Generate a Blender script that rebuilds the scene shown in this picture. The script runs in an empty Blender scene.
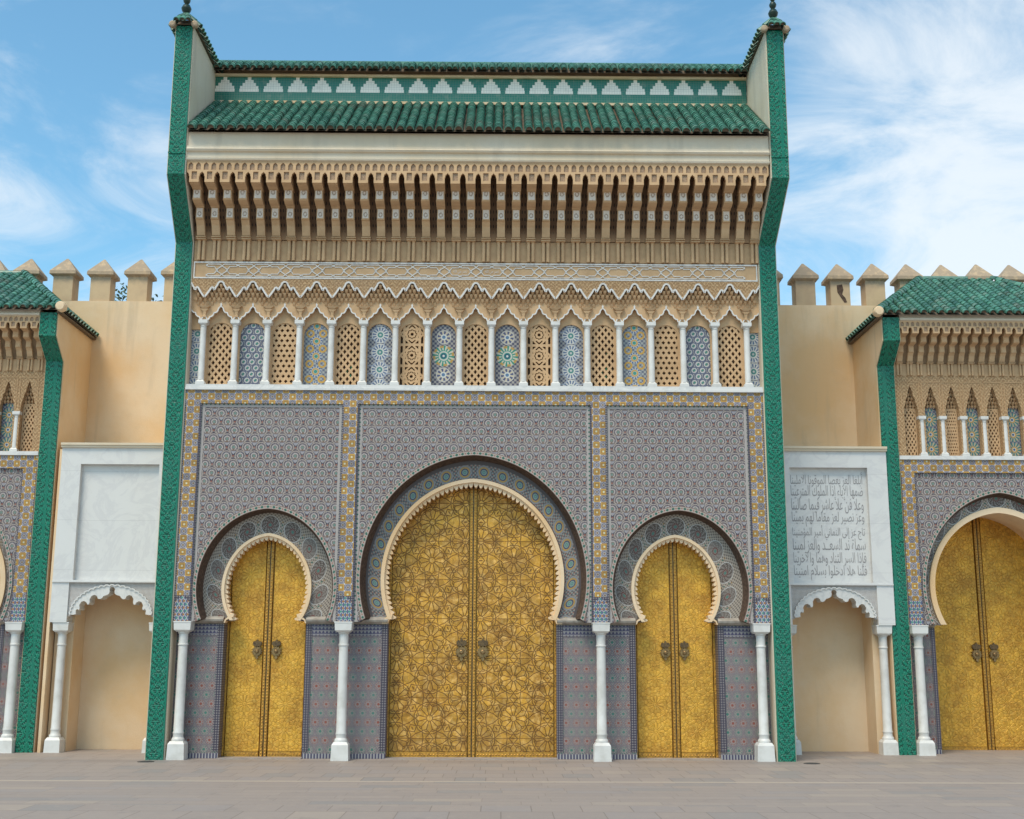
import bpy, math, random, unicodedata
from math import sin, cos, pi, radians as R, sqrt, acos, asin, atan2
from mathutils import Vector
from mathutils.geometry import tessellate_polygon

SC = bpy.context.scene
COL = SC.collection

# ---------------------------------------------------------------- camera
cam = bpy.data.objects.new('camera', bpy.data.cameras.new('camera'))
COL.objects.link(cam)
cam.data.sensor_width = 36.0
cam.data.lens = 1240 / 1024 * 36
cam.data.clip_end = 2000
cam.rotation_mode = 'XYZ'
from mathutils import Matrix
cam.matrix_world = (Matrix.Translation((0.455, -20.73, 1.6)) @ Matrix.Rotation(R(-0.5), 4, 'Z') @ Matrix.Rotation(R(90 + 11.4), 4, 'X')
                    @ Matrix.Rotation(R(0.2), 4, 'Z'))
SC.camera = cam

# ---------------------------------------------------------------- light
SUN_EL, SUN_AZ = R(58), R(-148)       # azimuth measured from +Y clockwise (towards +X)
sd = bpy.data.lights.new('sun', 'SUN')
sd.energy = 2.6; sd.angle = R(24); sd.color = (1.0, 0.85, 0.67)
sun = bpy.data.objects.new('sun', sd); COL.objects.link(sun)
dirv = Vector((sin(SUN_AZ) * cos(SUN_EL), cos(SUN_AZ) * cos(SUN_EL), sin(SUN_EL)))
sun.rotation_euler = dirv.to_track_quat('Z', 'Y').to_euler()
SC.view_settings.view_transform = 'Standard'
SC.view_settings.look = 'None'
SC.view_settings.exposure = 0.17
SC.view_settings.gamma = 1.0


# ---------------------------------------------------------------- node expressions
class X:
    """a float socket with arithmetic"""
    nt = None
    def __init__(s, k): s.k = k
    @staticmethod
    def put(node, i, v):
        if isinstance(v, X): v = v.k
        if isinstance(v, (int, float)): node.inputs[i].default_value = v
        else: X.nt.links.new(v, node.inputs[i])
    def __add__(a, b): return mt('ADD', a, b)
    __radd__ = __add__
    def __sub__(a, b): return mt('SUBTRACT', a, b)
    def __rsub__(a, b): return mt('SUBTRACT', b, a)
    def __mul__(a, b): return mt('MULTIPLY', a, b)
    __rmul__ = __mul__
    def __truediv__(a, b): return mt('DIVIDE', a, b)
    def __rtruediv__(a, b): return mt('DIVIDE', b, a)
    def __neg__(a): return mt('MULTIPLY', a, -1.0)

def mt(op, *a):
    n = X.nt.nodes.new('ShaderNodeMath'); n.operation = op
    for i, v in enumerate(a): X.put(n, i, v)
    return X(n.outputs[0])
def xsin(a): return mt('SINE', a)
def xcos(a): return mt('COSINE', a)
def xabs(a): return mt('ABSOLUTE', a)
def xfl(a): return mt('FLOOR', a)
def xfr(a): return mt('FRACT', a)
def xmin(a, b): return mt('MINIMUM', a, b)
def xmax(a, b): return mt('MAXIMUM', a, b)
def lt(a, b): return mt('LESS_THAN', a, b)
def gt(a, b): return mt('GREATER_THAN', a, b)
def hyp(a, b): return mt('SQRT', a * a + b * b)
def atan(a, b): return mt('ARCTAN2', a, b)
def ss(a, lo, hi):
    n = X.nt.nodes.new('ShaderNodeMapRange'); n.interpolation_type = 'SMOOTHSTEP'
    X.put(n, 0, a); n.inputs[1].default_value = lo; n.inputs[2].default_value = hi
    return X(n.outputs[0])
def ring(r, r0, w): return lt(xabs(r - r0), w)
def cell(a, p):
    """centred coordinate in a repeat of period p"""
    return (xfr(a / p + 0.5) - 0.5) * p
def noise(scale, detail=4, rough=.55, vec=None, out=0, dist=0.0, w=None):
    n = X.nt.nodes.new('ShaderNodeTexNoise')
    n.inputs['Scale'].default_value = scale; n.inputs['Detail'].default_value = detail
    n.inputs['Roughness'].default_value = rough; n.inputs['Distortion'].default_value = dist
    if vec is None:
        t = X.nt.nodes.new('ShaderNodeNewGeometry'); vec = t.outputs['Position']
    X.nt.links.new(vec, n.inputs['Vector'])
    return X(n.outputs[out])
def vec3(a, b, c):
    n = X.nt.nodes.new('ShaderNodeCombineXYZ')
    for i, v in enumerate((a, b, c)): X.put(n, i, v)
    return n.outputs[0]
def white(a, b, c=0.0):
    n = X.nt.nodes.new('ShaderNodeTexWhiteNoise'); n.noise_dimensions = '3D'
    X.nt.links.new(vec3(a, b, c), n.inputs['Vector'])
    return X(n.outputs[0])
class C:
    def __init__(s, k): s.k = k
def cm(f, a, b):
    """mix colours a -> b by f"""
    n = X.nt.nodes.new('ShaderNodeMix'); n.data_type = 'RGBA'
    X.put(n, 0, f)
    for i, v in ((6, a), (7, b)):
        if isinstance(v, C): X.nt.links.new(v.k, n.inputs[i])
        else: n.inputs[i].default_value = (*v, 1)
    return C(n.outputs[2])
def cmul(c, f):
    n = X.nt.nodes.new('ShaderNodeVectorMath'); n.operation = 'SCALE'
    X.nt.links.new(c.k, n.inputs[0]); X.put(n, 'Scale', f) if False else None
    if isinstance(f, X): X.nt.links.new(f.k, n.inputs['Scale'])
    else: n.inputs['Scale'].default_value = f
    return C(n.outputs[0])
def s2l(r, g, b):
    return tuple((c / 255 / 12.92 if c <= 10 else ((c / 255 + .055) / 1.055) ** 2.4) for c in (r, g, b))

def oco():
    t = X.nt.nodes.new('ShaderNodeTexCoord')
    s = X.nt.nodes.new('ShaderNodeSeparateXYZ'); X.nt.links.new(t.outputs['Object'], s.inputs[0])
    return X(s.outputs[0]), X(s.outputs[1]), X(s.outputs[2])
def wco():
    t = X.nt.nodes.new('ShaderNodeNewGeometry')
    s = X.nt.nodes.new('ShaderNodeSeparateXYZ'); X.nt.links.new(t.outputs['Position'], s.inputs[0])
    return X(s.outputs[0]), X(s.outputs[1]), X(s.outputs[2])
def uvco():
    t = X.nt.nodes.new('ShaderNodeTexCoord')
    s = X.nt.nodes.new('ShaderNodeSeparateXYZ'); X.nt.links.new(t.outputs['UV'], s.inputs[0])
    return X(s.outputs[0]), X(s.outputs[1])
def wallco():
    """(u, z): x on faces turned to the street, y on side faces"""
    x, y, z = oco()
    g = X.nt.nodes.new('ShaderNodeTexCoord')
    s = X.nt.nodes.new('ShaderNodeSeparateXYZ'); X.nt.links.new(g.outputs['Normal'], s.inputs[0])
    f = gt(xabs(X(s.outputs[0])), .7)
    return x * (1 - f) + y * f, z

MATS = {}
def mat(name, fn, rough=.7, metal=0.0, spec=.5):
    m = bpy.data.materials.new(name); m.use_nodes = True
    nt = m.node_tree; X.nt = nt
    b = nt.nodes['Principled BSDF']
    r = fn()
    col, bump = r[0], r[1]
    rg = r[2] if len(r) > 2 else rough
    if isinstance(col, C): nt.links.new(col.k, b.inputs['Base Color'])
    else: b.inputs['Base Color'].default_value = (*col, 1)
    if isinstance(rg, X): nt.links.new(rg.k, b.inputs['Roughness'])
    else: b.inputs['Roughness'].default_value = rg
    b.inputs['Metallic'].default_value = metal
    b.inputs['Specular IOR Level'].default_value = spec
    if bump:
        h, st, ds = bump
        n = nt.nodes.new('ShaderNodeBump'); n.inputs['Strength'].default_value = st; n.inputs['Distance'].default_value = ds
        nt.links.new(h.k, n.inputs['Height']); nt.links.new(n.outputs[0], b.inputs['Normal'])
    MATS[name] = m
    return m

# ---- plasters and stone
def f_cream(base, stain=.16, warm=(.93, .80, .62)):
    def f():
        n1 = noise(.55, 6, .6); n2 = noise(5, 5, .6); n3 = noise(60, 3)
        x, y, z = wco()
        st = X.nt.nodes.new('ShaderNodeTexNoise')
        X.nt.links.new(vec3(x * 3.2, y * 3.2, z * .35), st.inputs['Vector'])
        st.inputs['Scale'].default_value = 1.6; st.inputs['Detail'].default_value = 5
        streak = X(st.outputs[0])
        dark = tuple(a * b for a, b in zip(base, warm))
        c = cm(ss(n1, .35, .68), base, dark)
        c = cm(ss(streak, .55, .8) * stain * 2.2, c, tuple(a * .62 for a in base))
        c = cm(ss(n2, .5, .8) * stain, c, tuple(a * .7 for a in base))
        c = cm(ss(streak + (n1 - .5) * .3, .50, .66) * ss(z, 7.2, 8.5) * .16, c, tuple(a * .58 for a in base))
        # damp and splash marks near the foot
        c = cm((1 - ss(z + n2 * .8, .3, 1.3)) * .28, c, tuple(a * b for a, b in zip(base, (.62, .62, .66))))
        return c, (n3 + n2 * 2, .25, .01)
    return f
mat('cream_plaster', f_cream((.76, .585, .395), .18), .85)
mat('white_plaster', f_cream((.66, .58, .46), .14, (.95, .9, .82)), .8)
def f_carved():
    u, v = wallco()
    n = noise(32, 5, .72); n1 = noise(17, 2, .5, dist=2.5)
    a = xsin(xabs(cell(u, .138)) * 110 + n1 * 9) * xcos(v * 88 + n1 * 7)
    h = ss(a * .55 + (n - .5) * 3.0, -.5, .5)
    c = cm(h, (.33, .19, .09), (.56, .37, .20))
    c = cm(ss(noise(1.2, 5), .45, .75) * .3, c, (.36, .25, .16))
    return c, (h, .6, .012)
mat('carved_stucco', f_carved, .85)
def f_tan():
    n = noise(3, 6, .6); n2 = noise(30, 4)
    c = cm(ss(n, .35, .7), (.60, .395, .22), (.49, .315, .17))
    c = cm(ss(n2, .5, .8) * .25, c, (.33, .21, .12))
    return c, (n2, .2, .006)
mat('tan_stucco', f_tan, .85)
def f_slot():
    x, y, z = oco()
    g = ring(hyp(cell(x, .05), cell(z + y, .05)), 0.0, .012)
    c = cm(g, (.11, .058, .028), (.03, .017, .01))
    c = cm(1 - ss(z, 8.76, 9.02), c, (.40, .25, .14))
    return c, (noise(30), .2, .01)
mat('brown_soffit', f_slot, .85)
def f_bracketface():
    x, y, z = oco()
    n = noise(55, 3, .6)
    h = ss(xabs(hyp(x * 1.3, cell(z, .15)) - .035) * 40 - .35 + (n - .5) * 2.2, -.3, .4)
    return cm(h, (.36, .26, .19), (.70, .62, .54)), (h, .4, .006)
mat('carved_white', f_bracketface, .8)
def f_marble():
    n = noise(1.4, 8, .62, dist=1.2); n2 = noise(7, 6, .6); n3 = noise(.8, 3)
    c = cm(ss(xabs(n - .5), .0, .05), (.57, .565, .55), (.66, .645, .62))
    c = cm(ss(n2, .5, .8) * .35, c, (.6, .57, .52))
    x, y, z = wco()
    c = cm((1 - ss(z + n3, .35, .9)) * .3, c, (.5, .47, .42))
    return c, (n2, .1, .005), n3 * .3 + .35
mat('white_marble', f_marble, .45)
def f_marbleslab():
    x, y, z = oco()
    n = noise(1.4, 8, .62, dist=1.2); n2 = noise(6, 6, .6)
    c = cm(ss(xabs(n - .5), .0, .06), (.60, .59, .58), (.65, .64, .62))
    c = cm(ss(n2, .5, .8) * .3, c, (.58, .56, .53))
    j = xmax(lt(xabs(cell(z + .35, .86)), .004), 0.0)
    c = cm(j * .35, c, (.38, .37, .36))
    return c, (n2 - j, .15, .004), n2 * .3 + .3
mat('marble_slab', f_marbleslab, .45)
mat('column_marble', lambda: (cm(ss(noise(4, 6, .6), .4, .75), (.67, .655, .625), (.54, .52, .48)), (noise(25), .1, .004)), .45)
mat('white_stucco', lambda: (cm(ss(noise(14, 4), .4, .75), (.70, .67, .63), (.54, .51, .48)), (noise(60), .2, .004)), .7)
mat('impost_stone', lambda: (cm(ss(noise(9, 5), .35, .7), (.40, .36, .31), (.27, .23, .19)), (noise(40), .2, .005)), .7)
def f_fili():
    x, y, z = oco()
    h = ss(xabs(xsin(x * 150)) * xabs(xsin(z * 150)) + (noise(70, 2) - .5) * .4, .25, .5)
    return cm(h, (.62, .60, .58), (.30, .27, .25)), (1 - h, .6, .01)
mat('filigree_marble', f_fili, .7)

def f_merl():
    n1 = noise(2.5, 5); n2 = noise(9, 5, .65)
    x, y, z = oco()
    c = cm(ss(n1, .35, .7), (.60, .44, .27), (.50, .36, .23))
    c = cm(ss(z + n2 * .2, .42, .62) * ss(n2, .25, .55) * .75, c, (.30, .24, .18))
    return c, (n2, .2, .01)
mat('weathered_plaster', f_merl, .9)
# ---- zellige
NAVY, TEAL, WHT, RED, OCH, BRN = (.035, .04, .095), (.06, .24, .19), (.56, .55, .53), (.36, .06, .04), (.50, .27, .06), (.15, .09, .055)
def f_zelA():
    u, v = wallco()
    P, Q = .233, .292
    def fan(u, v):
        x = cell(u, P); z = cell(v, Q); return x, z
    x1, z1 = fan(u, v); x2, z2 = fan(u + P / 2, v + Q / 2)
    r1 = hyp(x1, z1 + .0); r2 = hyp(x2, z2)
    k = lt(r2, r1)
    x = x1 * (1 - k) + x2 * k; z = z1 * (1 - k) + z2 * k
    r = hyp(x, z); th = atan(z, x)
    pet = gt(xsin(th * 12), 0.0)
    c = cm(pet, (.20, .145, .115), (.115, .085, .085))
    c = cm(lt(hyp(cell(u, .026), cell(v, .026)), .006) * .7, c, (.45, .43, .42))
    c = cm(ring(r, .108, .017) * gt(z, .0), c, (.05, .042, .065))
    c = cm(ring(r, .084, .005), c, (.40, .35, .31))
    c = cm(ring(r, .064, .011) * gt(xsin(th * 16), -.1) * gt(z, -.03), c, (.06, .06, .11))
    c = cm(ring(r, .043, .005), c, (.50, .48, .46))
    c = cm(lt(r, .022), c, (.12, .21, .18))
    c = cm(lt(hyp(x, z + .05), .022), c, (.17, .11, .08))
    c = cm(lt(xabs(x), .046) * ring(z, -.093, .030), c, (.19, .185, .225))
    c = cm(lt(xabs(x), .030) * gt(xsin(x * 300), .2) * ring(z, -.095, .026), c, (.43, .41, .40))
    c = cm(lt(hyp(xabs(x) - .1165, z), .013), c, (.30, .09, .05))
    wv = white(xfl(u / .039), xfl(v / .039))
    c = cm(wv * .22, c, (.34, .28, .25))
    hgh = noise(1.1, 3)
    c = cm(ss(hgh, .4, .7) * .12, c, (.3, .26, .24))
    return c, (noise(90, 1), .08, .002), .42
mat('zellige_fans', f_zelA, .4, spec=.28)

def f_border():
    u, v = wallco()
    p = .115
    iu = xfl(u / p + .5); iv = xfl(v / p + .5)
    x = cell(u, p); z = cell(v, p)
    par = gt(xfr((iu + iv) * .5), .25)
    q = xmax(xabs(x), xabs(z)); d = xabs(x) + xabs(z); r = hyp(x, z)
    c = cm(par, (.33, .30, .30), (.50, .28, .06))
    c = cm(par * ring(q, .030, .004), c, (.14, .10, .06))
    c = cm((1 - par) * ring(xmin(q, d * .72), .031, .0045), c, (.07, .08, .15))
    c = cm(par * lt(r, .014), c, (.45, .55, .48))
    c = cm((1 - par) * lt(q, .015), c, (.20, .14, .09))
    c = cm(gt(q, .0535), c, (.10, .10, .16))
    c = cm(gt(d, .100), c, (.55, .55, .55))
    wn = white(iu, iv)
    c = cmul(c, wn * .35 + .8)
    return c, (-ss(q, .05, .057), .15, .002), .35
mat('zellige_border', f_border, .35, spec=.28)

def f_dado():
    u, v = wallco()
    P, Q = .172, .29
    x1, z1 = cell(u, P), cell(v, Q); x2, z2 = cell(u + P / 2, P), cell(v + Q / 2, Q)
    r1, r2 = hyp(x1, z1), hyp(x2, z2); k = lt(r2, r1)
    x = x1 * (1 - k) + x2 * k; z = z1 * (1 - k) + z2 * k; r = hyp(x, z); th = atan(z, x)
    grid = xmin(xabs(cell(u + v, .043)), xabs(cell(u - v, .043)))
    c = cm(lt(grid, .0055), (.19, .15, .145), (.33, .29, .28))
    c = cm(ring(r, .076, .006) * .8, c, (.10, .09, .12))
    colr = cm(k, (.24, .065, .045), (.045, .17, .13))
    c = cm(ring(r, .052, .007) * gt(xsin(th * 8), .0), c, colr)
    c = cm(ring(r, .033, .003), c, (.30, .27, .26))
    c = cm(lt(r, .022), c, colr)
    n = noise(1.3, 3); c = cm(ss(n, .4, .7) * .15, c, (.3, .26, .24))
    return c, None, .4
mat('zellige_stars', f_dado, .4, spec=.28)

def f_blueband():
    u, v = wallco()
    x = cell(u, .04); z = cell(v, .04)
    c = cm(lt(xabs(x) + xabs(z), .015), (.06, .052, .075), (.25, .225, .22))
    return c, None, .4
mat('zellige_blue_edge', f_blueband, .4, spec=.28)
def f_bars():
    u, v = wallco()
    c = cm(lt(xabs(cell(u, .05)), .010), (.08, .075, .12), (.36, .35, .35))
    return c, None, .4
mat('zellige_bars', f_bars, .4, spec=.28)
def f_topband():
    u, v = wallco()
    x = cell(u, .06)
    c = cm(gt(xsin(u * 104) * .02 + cell(v, .06), .0), (.07, .065, .12), (.27, .25, .255))
    return c, None, .4
mat('zellige_frieze', f_topband, .4, spec=.28)
def f_pier():
    u, v = wallco()
    g = xmin(xabs(cell(u * 1.6 + v, .11)), xabs(cell(u * 1.6 - v, .11)))
    c = cm(lt(g, .012), (.10, .12, .2), (.45, .44, .42))
    c = cm(lt(hyp(cell(u, .069), cell(v, .11)), .018), c, (.34, .16, .06))
    c = cm(lt(hyp(cell(u + .034, .069), cell(v + .055, .11)), .016), c, (.06, .25, .19))
    return c, None, .4
mat('zellige_pier', f_pier, .4, spec=.28)
def f_rimdots():
    u, v = uvco()
    c = cm(lt(xabs(cell(u, .10)) + xabs(v - .035) * 1.2, .030), (.38, .33, .29), (.04, .12, .09))
    c = cm(lt(xabs(cell(u + .05, .10)) + xabs(v - .035), .014), c, (.30, .08, .05))
    c = cm(gt(xabs(v - .035), .029), c, (.22, .14, .12))
    return c, None, .4
mat('zellige_rim', f_rimdots, .4, spec=.28)
def f_rect_dots():
    u, v = wallco()
    c = cm(lt(hyp(cell(u, .075), cell(v, .075)), .016), (.40, .36, .34), (.06, .15, .12))
    return c, None, .4
mat('zellige_fillet', f_rect_dots, .4, spec=.28)
def f_bandmain():
    u, v = uvco()
    P = .33
    x = cell(u + P / 2, P); r = hyp(x, v - .17); th = atan(v - .165, x)
    g = gt(xsin(u * 95) * xsin(v * 95) + (noise(30, 2) - .5), .05)
    c = cm(g, (.11, .105, .11), (.27, .26, .235))
    c = cm(lt(hyp(cell(u, .055), cell(v, .055)), .009), c, (.36, .12, .07))
    c = cm(ring(r, .108, .012), c, (.24, .24, .25))
    c = cm(ring(r, .080, .013), c, (.40, .25, .08))
    c = cm(ring(r, .056, .008), c, (.06, .06, .12))
    c = cm(lt(r, .048), c, (.20, .28, .25))
    c = cm(ring(r, .02, .007), c, (.1, .22, .2))
    c = cm(gt(xabs(v - .17), .122), c, (.10, .08, .08))
    return c, None, .4
mat('zellige_rosette_ring', f_bandmain, .4, spec=.28)
def f_bandside():
    u, v = uvco()
    P = .41
    i = xfl(u / P + .5)
    x = cell(u, P); r = hyp(x, v - .185); th = atan(v - .185, x)
    g = gt(xsin(u * 110) * xsin(v * 110), .1)
    c = cm(g, (.40, .34, .28), (.17, .14, .12))
    c = cm(lt(hyp(xabs(cell(u + P / 2, P)) - .0, xabs(v - .17) - .05), .014), c, (.05, .15, .11))
    c = cm(lt(hyp(xabs(cell(u + P / 2, P)), xabs(v - .17) - .1), .013), c, (.30, .18, .06))
    wn = white(i, 3.0)
    disc = cm(wn, (.085, .06, .05), (.18, .15, .13))
    disc = cm(gt(xsin(th * 10 + r * 60) * xsin(r * 130), .1), disc, (.26, .225, .20))
    disc = cm(ring(r, .05, .008), disc, (.16, .06, .05))
    disc = cm(lt(r, .02), disc, (.07, .2, .16))
    c = cm(lt(r, .155), c, disc)
    c = cm(ring(r, .158, .005), c, (.5, .49, .47))
    return c, None, .42
mat('zellige_disc_ring', f_bandside, .42, spec=.28)
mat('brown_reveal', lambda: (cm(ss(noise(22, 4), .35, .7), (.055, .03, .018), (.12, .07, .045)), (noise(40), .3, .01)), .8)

def f_green():
    u, v = wallco()
    x = cell(u, .30); p = .25
    z = cell(v, p)
    r = hyp(x, z); th = atan(z, xabs(x))
    a = xsin(th * 7 + r * 70) * xcos(r * 105)
    b = xcos(x * 105) * xcos(v * (6 * pi / p) + xabs(x) * 45)
    h = ss(a * .8 + b * .6 + (noise(45, 3) - .5) * 1.3, -.7, .3)
    edge = gt(xabs(x), .125)
    h = h * (1 - edge) + edge * .75
    n = noise(2.3, 3)
    c = cm(h, (.003, .062, .040), (.008, .195, .122))
    c = cm(ss(n, .4, .7) * .4, c, (.03, .16, .12))
    c = cm(ss(noise(55, 2), .62, .7) * .4, c, (.35, .5, .42))
    return c, (h, .7, .012), .3
mat('green_carved_tile', f_green, .3, spec=.3)
def f_roof():
    n = noise(7, 4, .6); n2 = noise(35, 3); n3 = noise(1.7, 4, .6)
    gi = X.nt.nodes.new('ShaderNodeNewGeometry'); isl = X(gi.outputs['Random Per Island'])
    c = cm(ss(n, .35, .65), (.04, .15, .105), (.085, .235, .17))
    c = cmul(c, isl * .75 + .62)
    c = cm(gt(isl, .90) * .5, c, (.17, .21, .17))
    c = cm(ss(n2, .60, .75) * .35, c, (.2, .28, .22))
    c = cm(ss(n3, .52, .72) * .5, c, (.13, .115, .08))
    return c, (n2, .15, .004), n * .4 + .22
mat('green_roof_tile', f_roof, .35, spec=.6)
mat('roof_bed', lambda: (cm(ss(noise(12, 4), .4, .7), (.16, .11, .075), (.08, .07, .045)), None), .9)
def f_steps():
    x, y, z = oco()
    P = .452; h0 = 11.985; H = .295
    s = xfl((z - h0) / H * 5)
    w = s * .046 + .008
    w = xmax(w, lt(s, .5) * .045)
    u = xabs(cell(x, P))
    grout = xmin(xabs(cell(x, .048)), xabs(cell(z, .048)))
    g = lt(u, w)
    c = cm(g, (.86, .80, .70), (.015, .17, .12))
    c = cm(lt(z, h0), c, (.012, .15, .105))
    c = cm(lt(grout, .0022) * .5, c, (.25, .24, .21))
    c = cm(ss(noise(8, 4), .5, .8) * .3, c, (.36, .33, .27))
    return c, None, .4
mat('stepped_tile', f_steps, .4)

# ---- window mosaics : local coords centred on the window, u across, v up
def f_mosaic(kind):
    def f():
        u, y, v = oco()
        if kind == 'A':   # pale small stars
            p = .145; x1, z1 = cell(u, p), cell(v, p * 1.5); x2, z2 = cell(u + p / 2, p), cell(v + p * .75, p * 1.5)
            r1, r2 = hyp(x1, z1), hyp(x2, z2); r = xmin(r1, r2)
            c = cm(gt(xsin(u * 87) * xsin(v * 58), 0.), (.36, .35, .33), (.14, .13, .15))
            c = cm(ring(r, .056, .010), c, (.11, .12, .18)); c = cm(ring(r, .038, .009), c, (.5, .5, .47)); c = cm(lt(r, .018), c, (.05, .22, .17)); return c, None, .35
        if kind == 'B':   # yellow cross-linked medallions
            P = .27; z = cell(v, P); r = hyp(u, z); th = atan(z, u)
            c = cm(gt(xsin(u * 80) * xsin(v * 80), 0.), (.34, .36, .35), (.14, .15, .20))
            zz = cell(v + P / 2, P)
            c = cm(lt(xabs(hyp(xabs(u) - .11, zz) - .055), .016), c, (.52, .31, .07))
            c = cm(lt(r, .10), c, (.42, .43, .42)); c = cm(ring(r, .085, .014) * gt(xsin(th * 12), 0.), c, (.08, .12, .25))
            c = cm(ring(r, .05, .012), c, (.50, .30, .08)); c = cm(lt(r, .03), c, (.05, .26, .21)); return c, None, .35
        if kind == 'C':   # white star rosettes on blue
            P = .31; z = cell(v, P); r = hyp(u, z); th = atan(z, u)
            r2 = hyp(xabs(u) - .16, cell(v + P / 2, P))
            c = cm(gt(xsin(u * 85) * xsin(v * 85), 0.), (.33, .32, .30), (.09, .09, .13))
            c = cm(lt(r, .14), c, cm(gt(xsin(th * 14), 0.), (.10, .14, .25), (.55, .55, .52)))
            c = cm(ring(r, .142, .007), c, (.58, .57, .54)); c = cm(lt(r, .07), c, (.07, .22, .2))
            c = cm(ring(r, .06, .012), c, (.55, .55, .52)); c = cm(lt(r, .02), c, (.5, .5, .48))
            c = cm(ring(r2, .09, .01), c, (.3, .33, .4)); return c, None, .35
        if kind == 'D':   # big teal central wheel
            z = v - .56; r = hyp(u, z); th = atan(z, u)
            zz = xabs(z) - .335; r2 = hyp(u, zz); t2 = atan(zz, u)
            c = cm(gt(xsin(u * 78) * xsin(z * 78), 0.), (.09, .085, .125), (.33, .31, .29))
            c = cm(lt(r, .185), c, cm(gt(xsin(th * 16), 0.), (.04, .24, .18), (.54, .50, .40)))
            c = cm(ring(r, .165, .02) * gt(xsin(th * 8), 0.), c, (.45, .28, .08))
            c = cm(lt(r, .10), c, (.04, .27, .2)); c = cm(ring(r, .075, .013), c, (.52, .50, .44)); c = cm(lt(r, .05), c, (.03, .1, .14))
            c = cm(lt(r, .02), c, (.6, .6, .55))
            c = cm(lt(r2, .115), c, cm(gt(xsin(t2 * 8), 0.), (.08, .09, .18), (.50, .44, .33)))
            c = cm(ring(r2, .118, .009), c, (.48, .46, .42)); c = cm(lt(r2, .055), c, (.55, .55, .52)); c = cm(lt(r2, .03), c, (.10, .18, .3)); return c, None, .35
        # E: small stacked wheels of the side gates
        P = .27; z = cell(v + .13, P); r = hyp(u, z); th = atan(z, u)
        c = cm(gt(xsin(u * 90) * xsin(v * 90), 0.), (.09, .10, .15), (.26, .26, .27))
        c = cm(lt(r, .125), c, cm(gt(xsin(th * 12), 0.), (.05, .18, .19), (.42, .36, .24)))
        c = cm(lt(r, .055), c, (.50, .28, .07)); c = cm(lt(r, .035), c, (.5, .5, .47)); c = cm(lt(r, .02), c, (.05, .1, .2))
        return c, None, .35
    return f
for k in 'ABCDE': mat('window_mosaic_' + k, f_mosaic(k), .35, spec=.3)

# ---- brass
def f_brass_main():
    x, y, z = oco()
    V = .655; Hh = V * sqrt(3)
    def hexl(a, b):
        x1, z1 = cell(a, Hh), cell(b, V); x2, z2 = cell(a + Hh / 2, Hh), cell(b + V / 2, V)
        k = lt(hyp(x2, z2), hyp(x1, z1))
        return x1 * (1 - k) + x2 * k, z1 * (1 - k) + z2 * k
    cx, cz = hexl(xabs(x) - .70, z + .02)
    r = hyp(cx, cz); th = atan(cz, cx)
    ph = xabs(cell(th, pi / 6))                       # 0..15deg
    w = .0070
    def bar(d): return 1 - ss(xabs(d), w * .55, w * 1.25)
    l = bar(r * xcos(ph) - .050) * lt(r, .062)
    l = xmax(l, bar(r * xsin(pi / 12 - ph)) * gt(r, .05) * lt(r, .19))
    l = xmax(l, bar(r * xcos(pi / 12 - ph + .55) - .162) * gt(r, .18) * lt(r, .27))
    l = xmax(l, bar(r * xcos(ph + pi / 3.6) - .158) * gt(r, .19))
    l = xmax(l, bar(r * xcos(ph) - .255))
    l = xmax(l, bar(hyp(cx, cz) - .222) * gt(ph, .16))
    # small rosettes between the wheels
    ex = cell(th + pi / 6, pi / 3); rr = hyp(r * xcos(ex) - .378, r * xsin(ex))
    l = xmax(l, bar(rr - .055)); l = l * gt(rr, .022)
    l = xmax(l, bar(cell(z + .02 + V / 2, V)) * .8)
    pv = white(xfl(th * (6 / pi) + .5), xfl(x / .35), xfl(z / .33) + xfl(r / .1) * 7)
    n = noise(3.2, 4); n2 = noise(45, 3, .6); n3 = noise(11, 3, .6)
    c = cm(ss(n, .35, .7), (.60, .30, .036), (.38, .175, .025))
    c = cm(ss(n3, .42, .72) * .6, c, (.84, .52, .17))
    c = cm(ss(n2, .5, .75) * .3, c, (.30, .17, .03))
    c = cm(ss(noise(1.1, 4, .6), .45, .75) * .45, c, (.30, .16, .04))
    c = cm(l * .85, c, (.17, .08, .022))
    c = cm((1 - ss(z + n * .6, .1, 1.1)) * .25, c, (.25, .16, .06))
    c = cmul(c, pv * .5 + .78)
    hh = (1 - l) * 1.0 + n2 * .25 + n3 * .2 + pv * .25
    return c, (hh, .7, .012), n3 * .35 + .28
mat('brass_star_strapwork', f_brass_main, .4, metal=.35)
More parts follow.
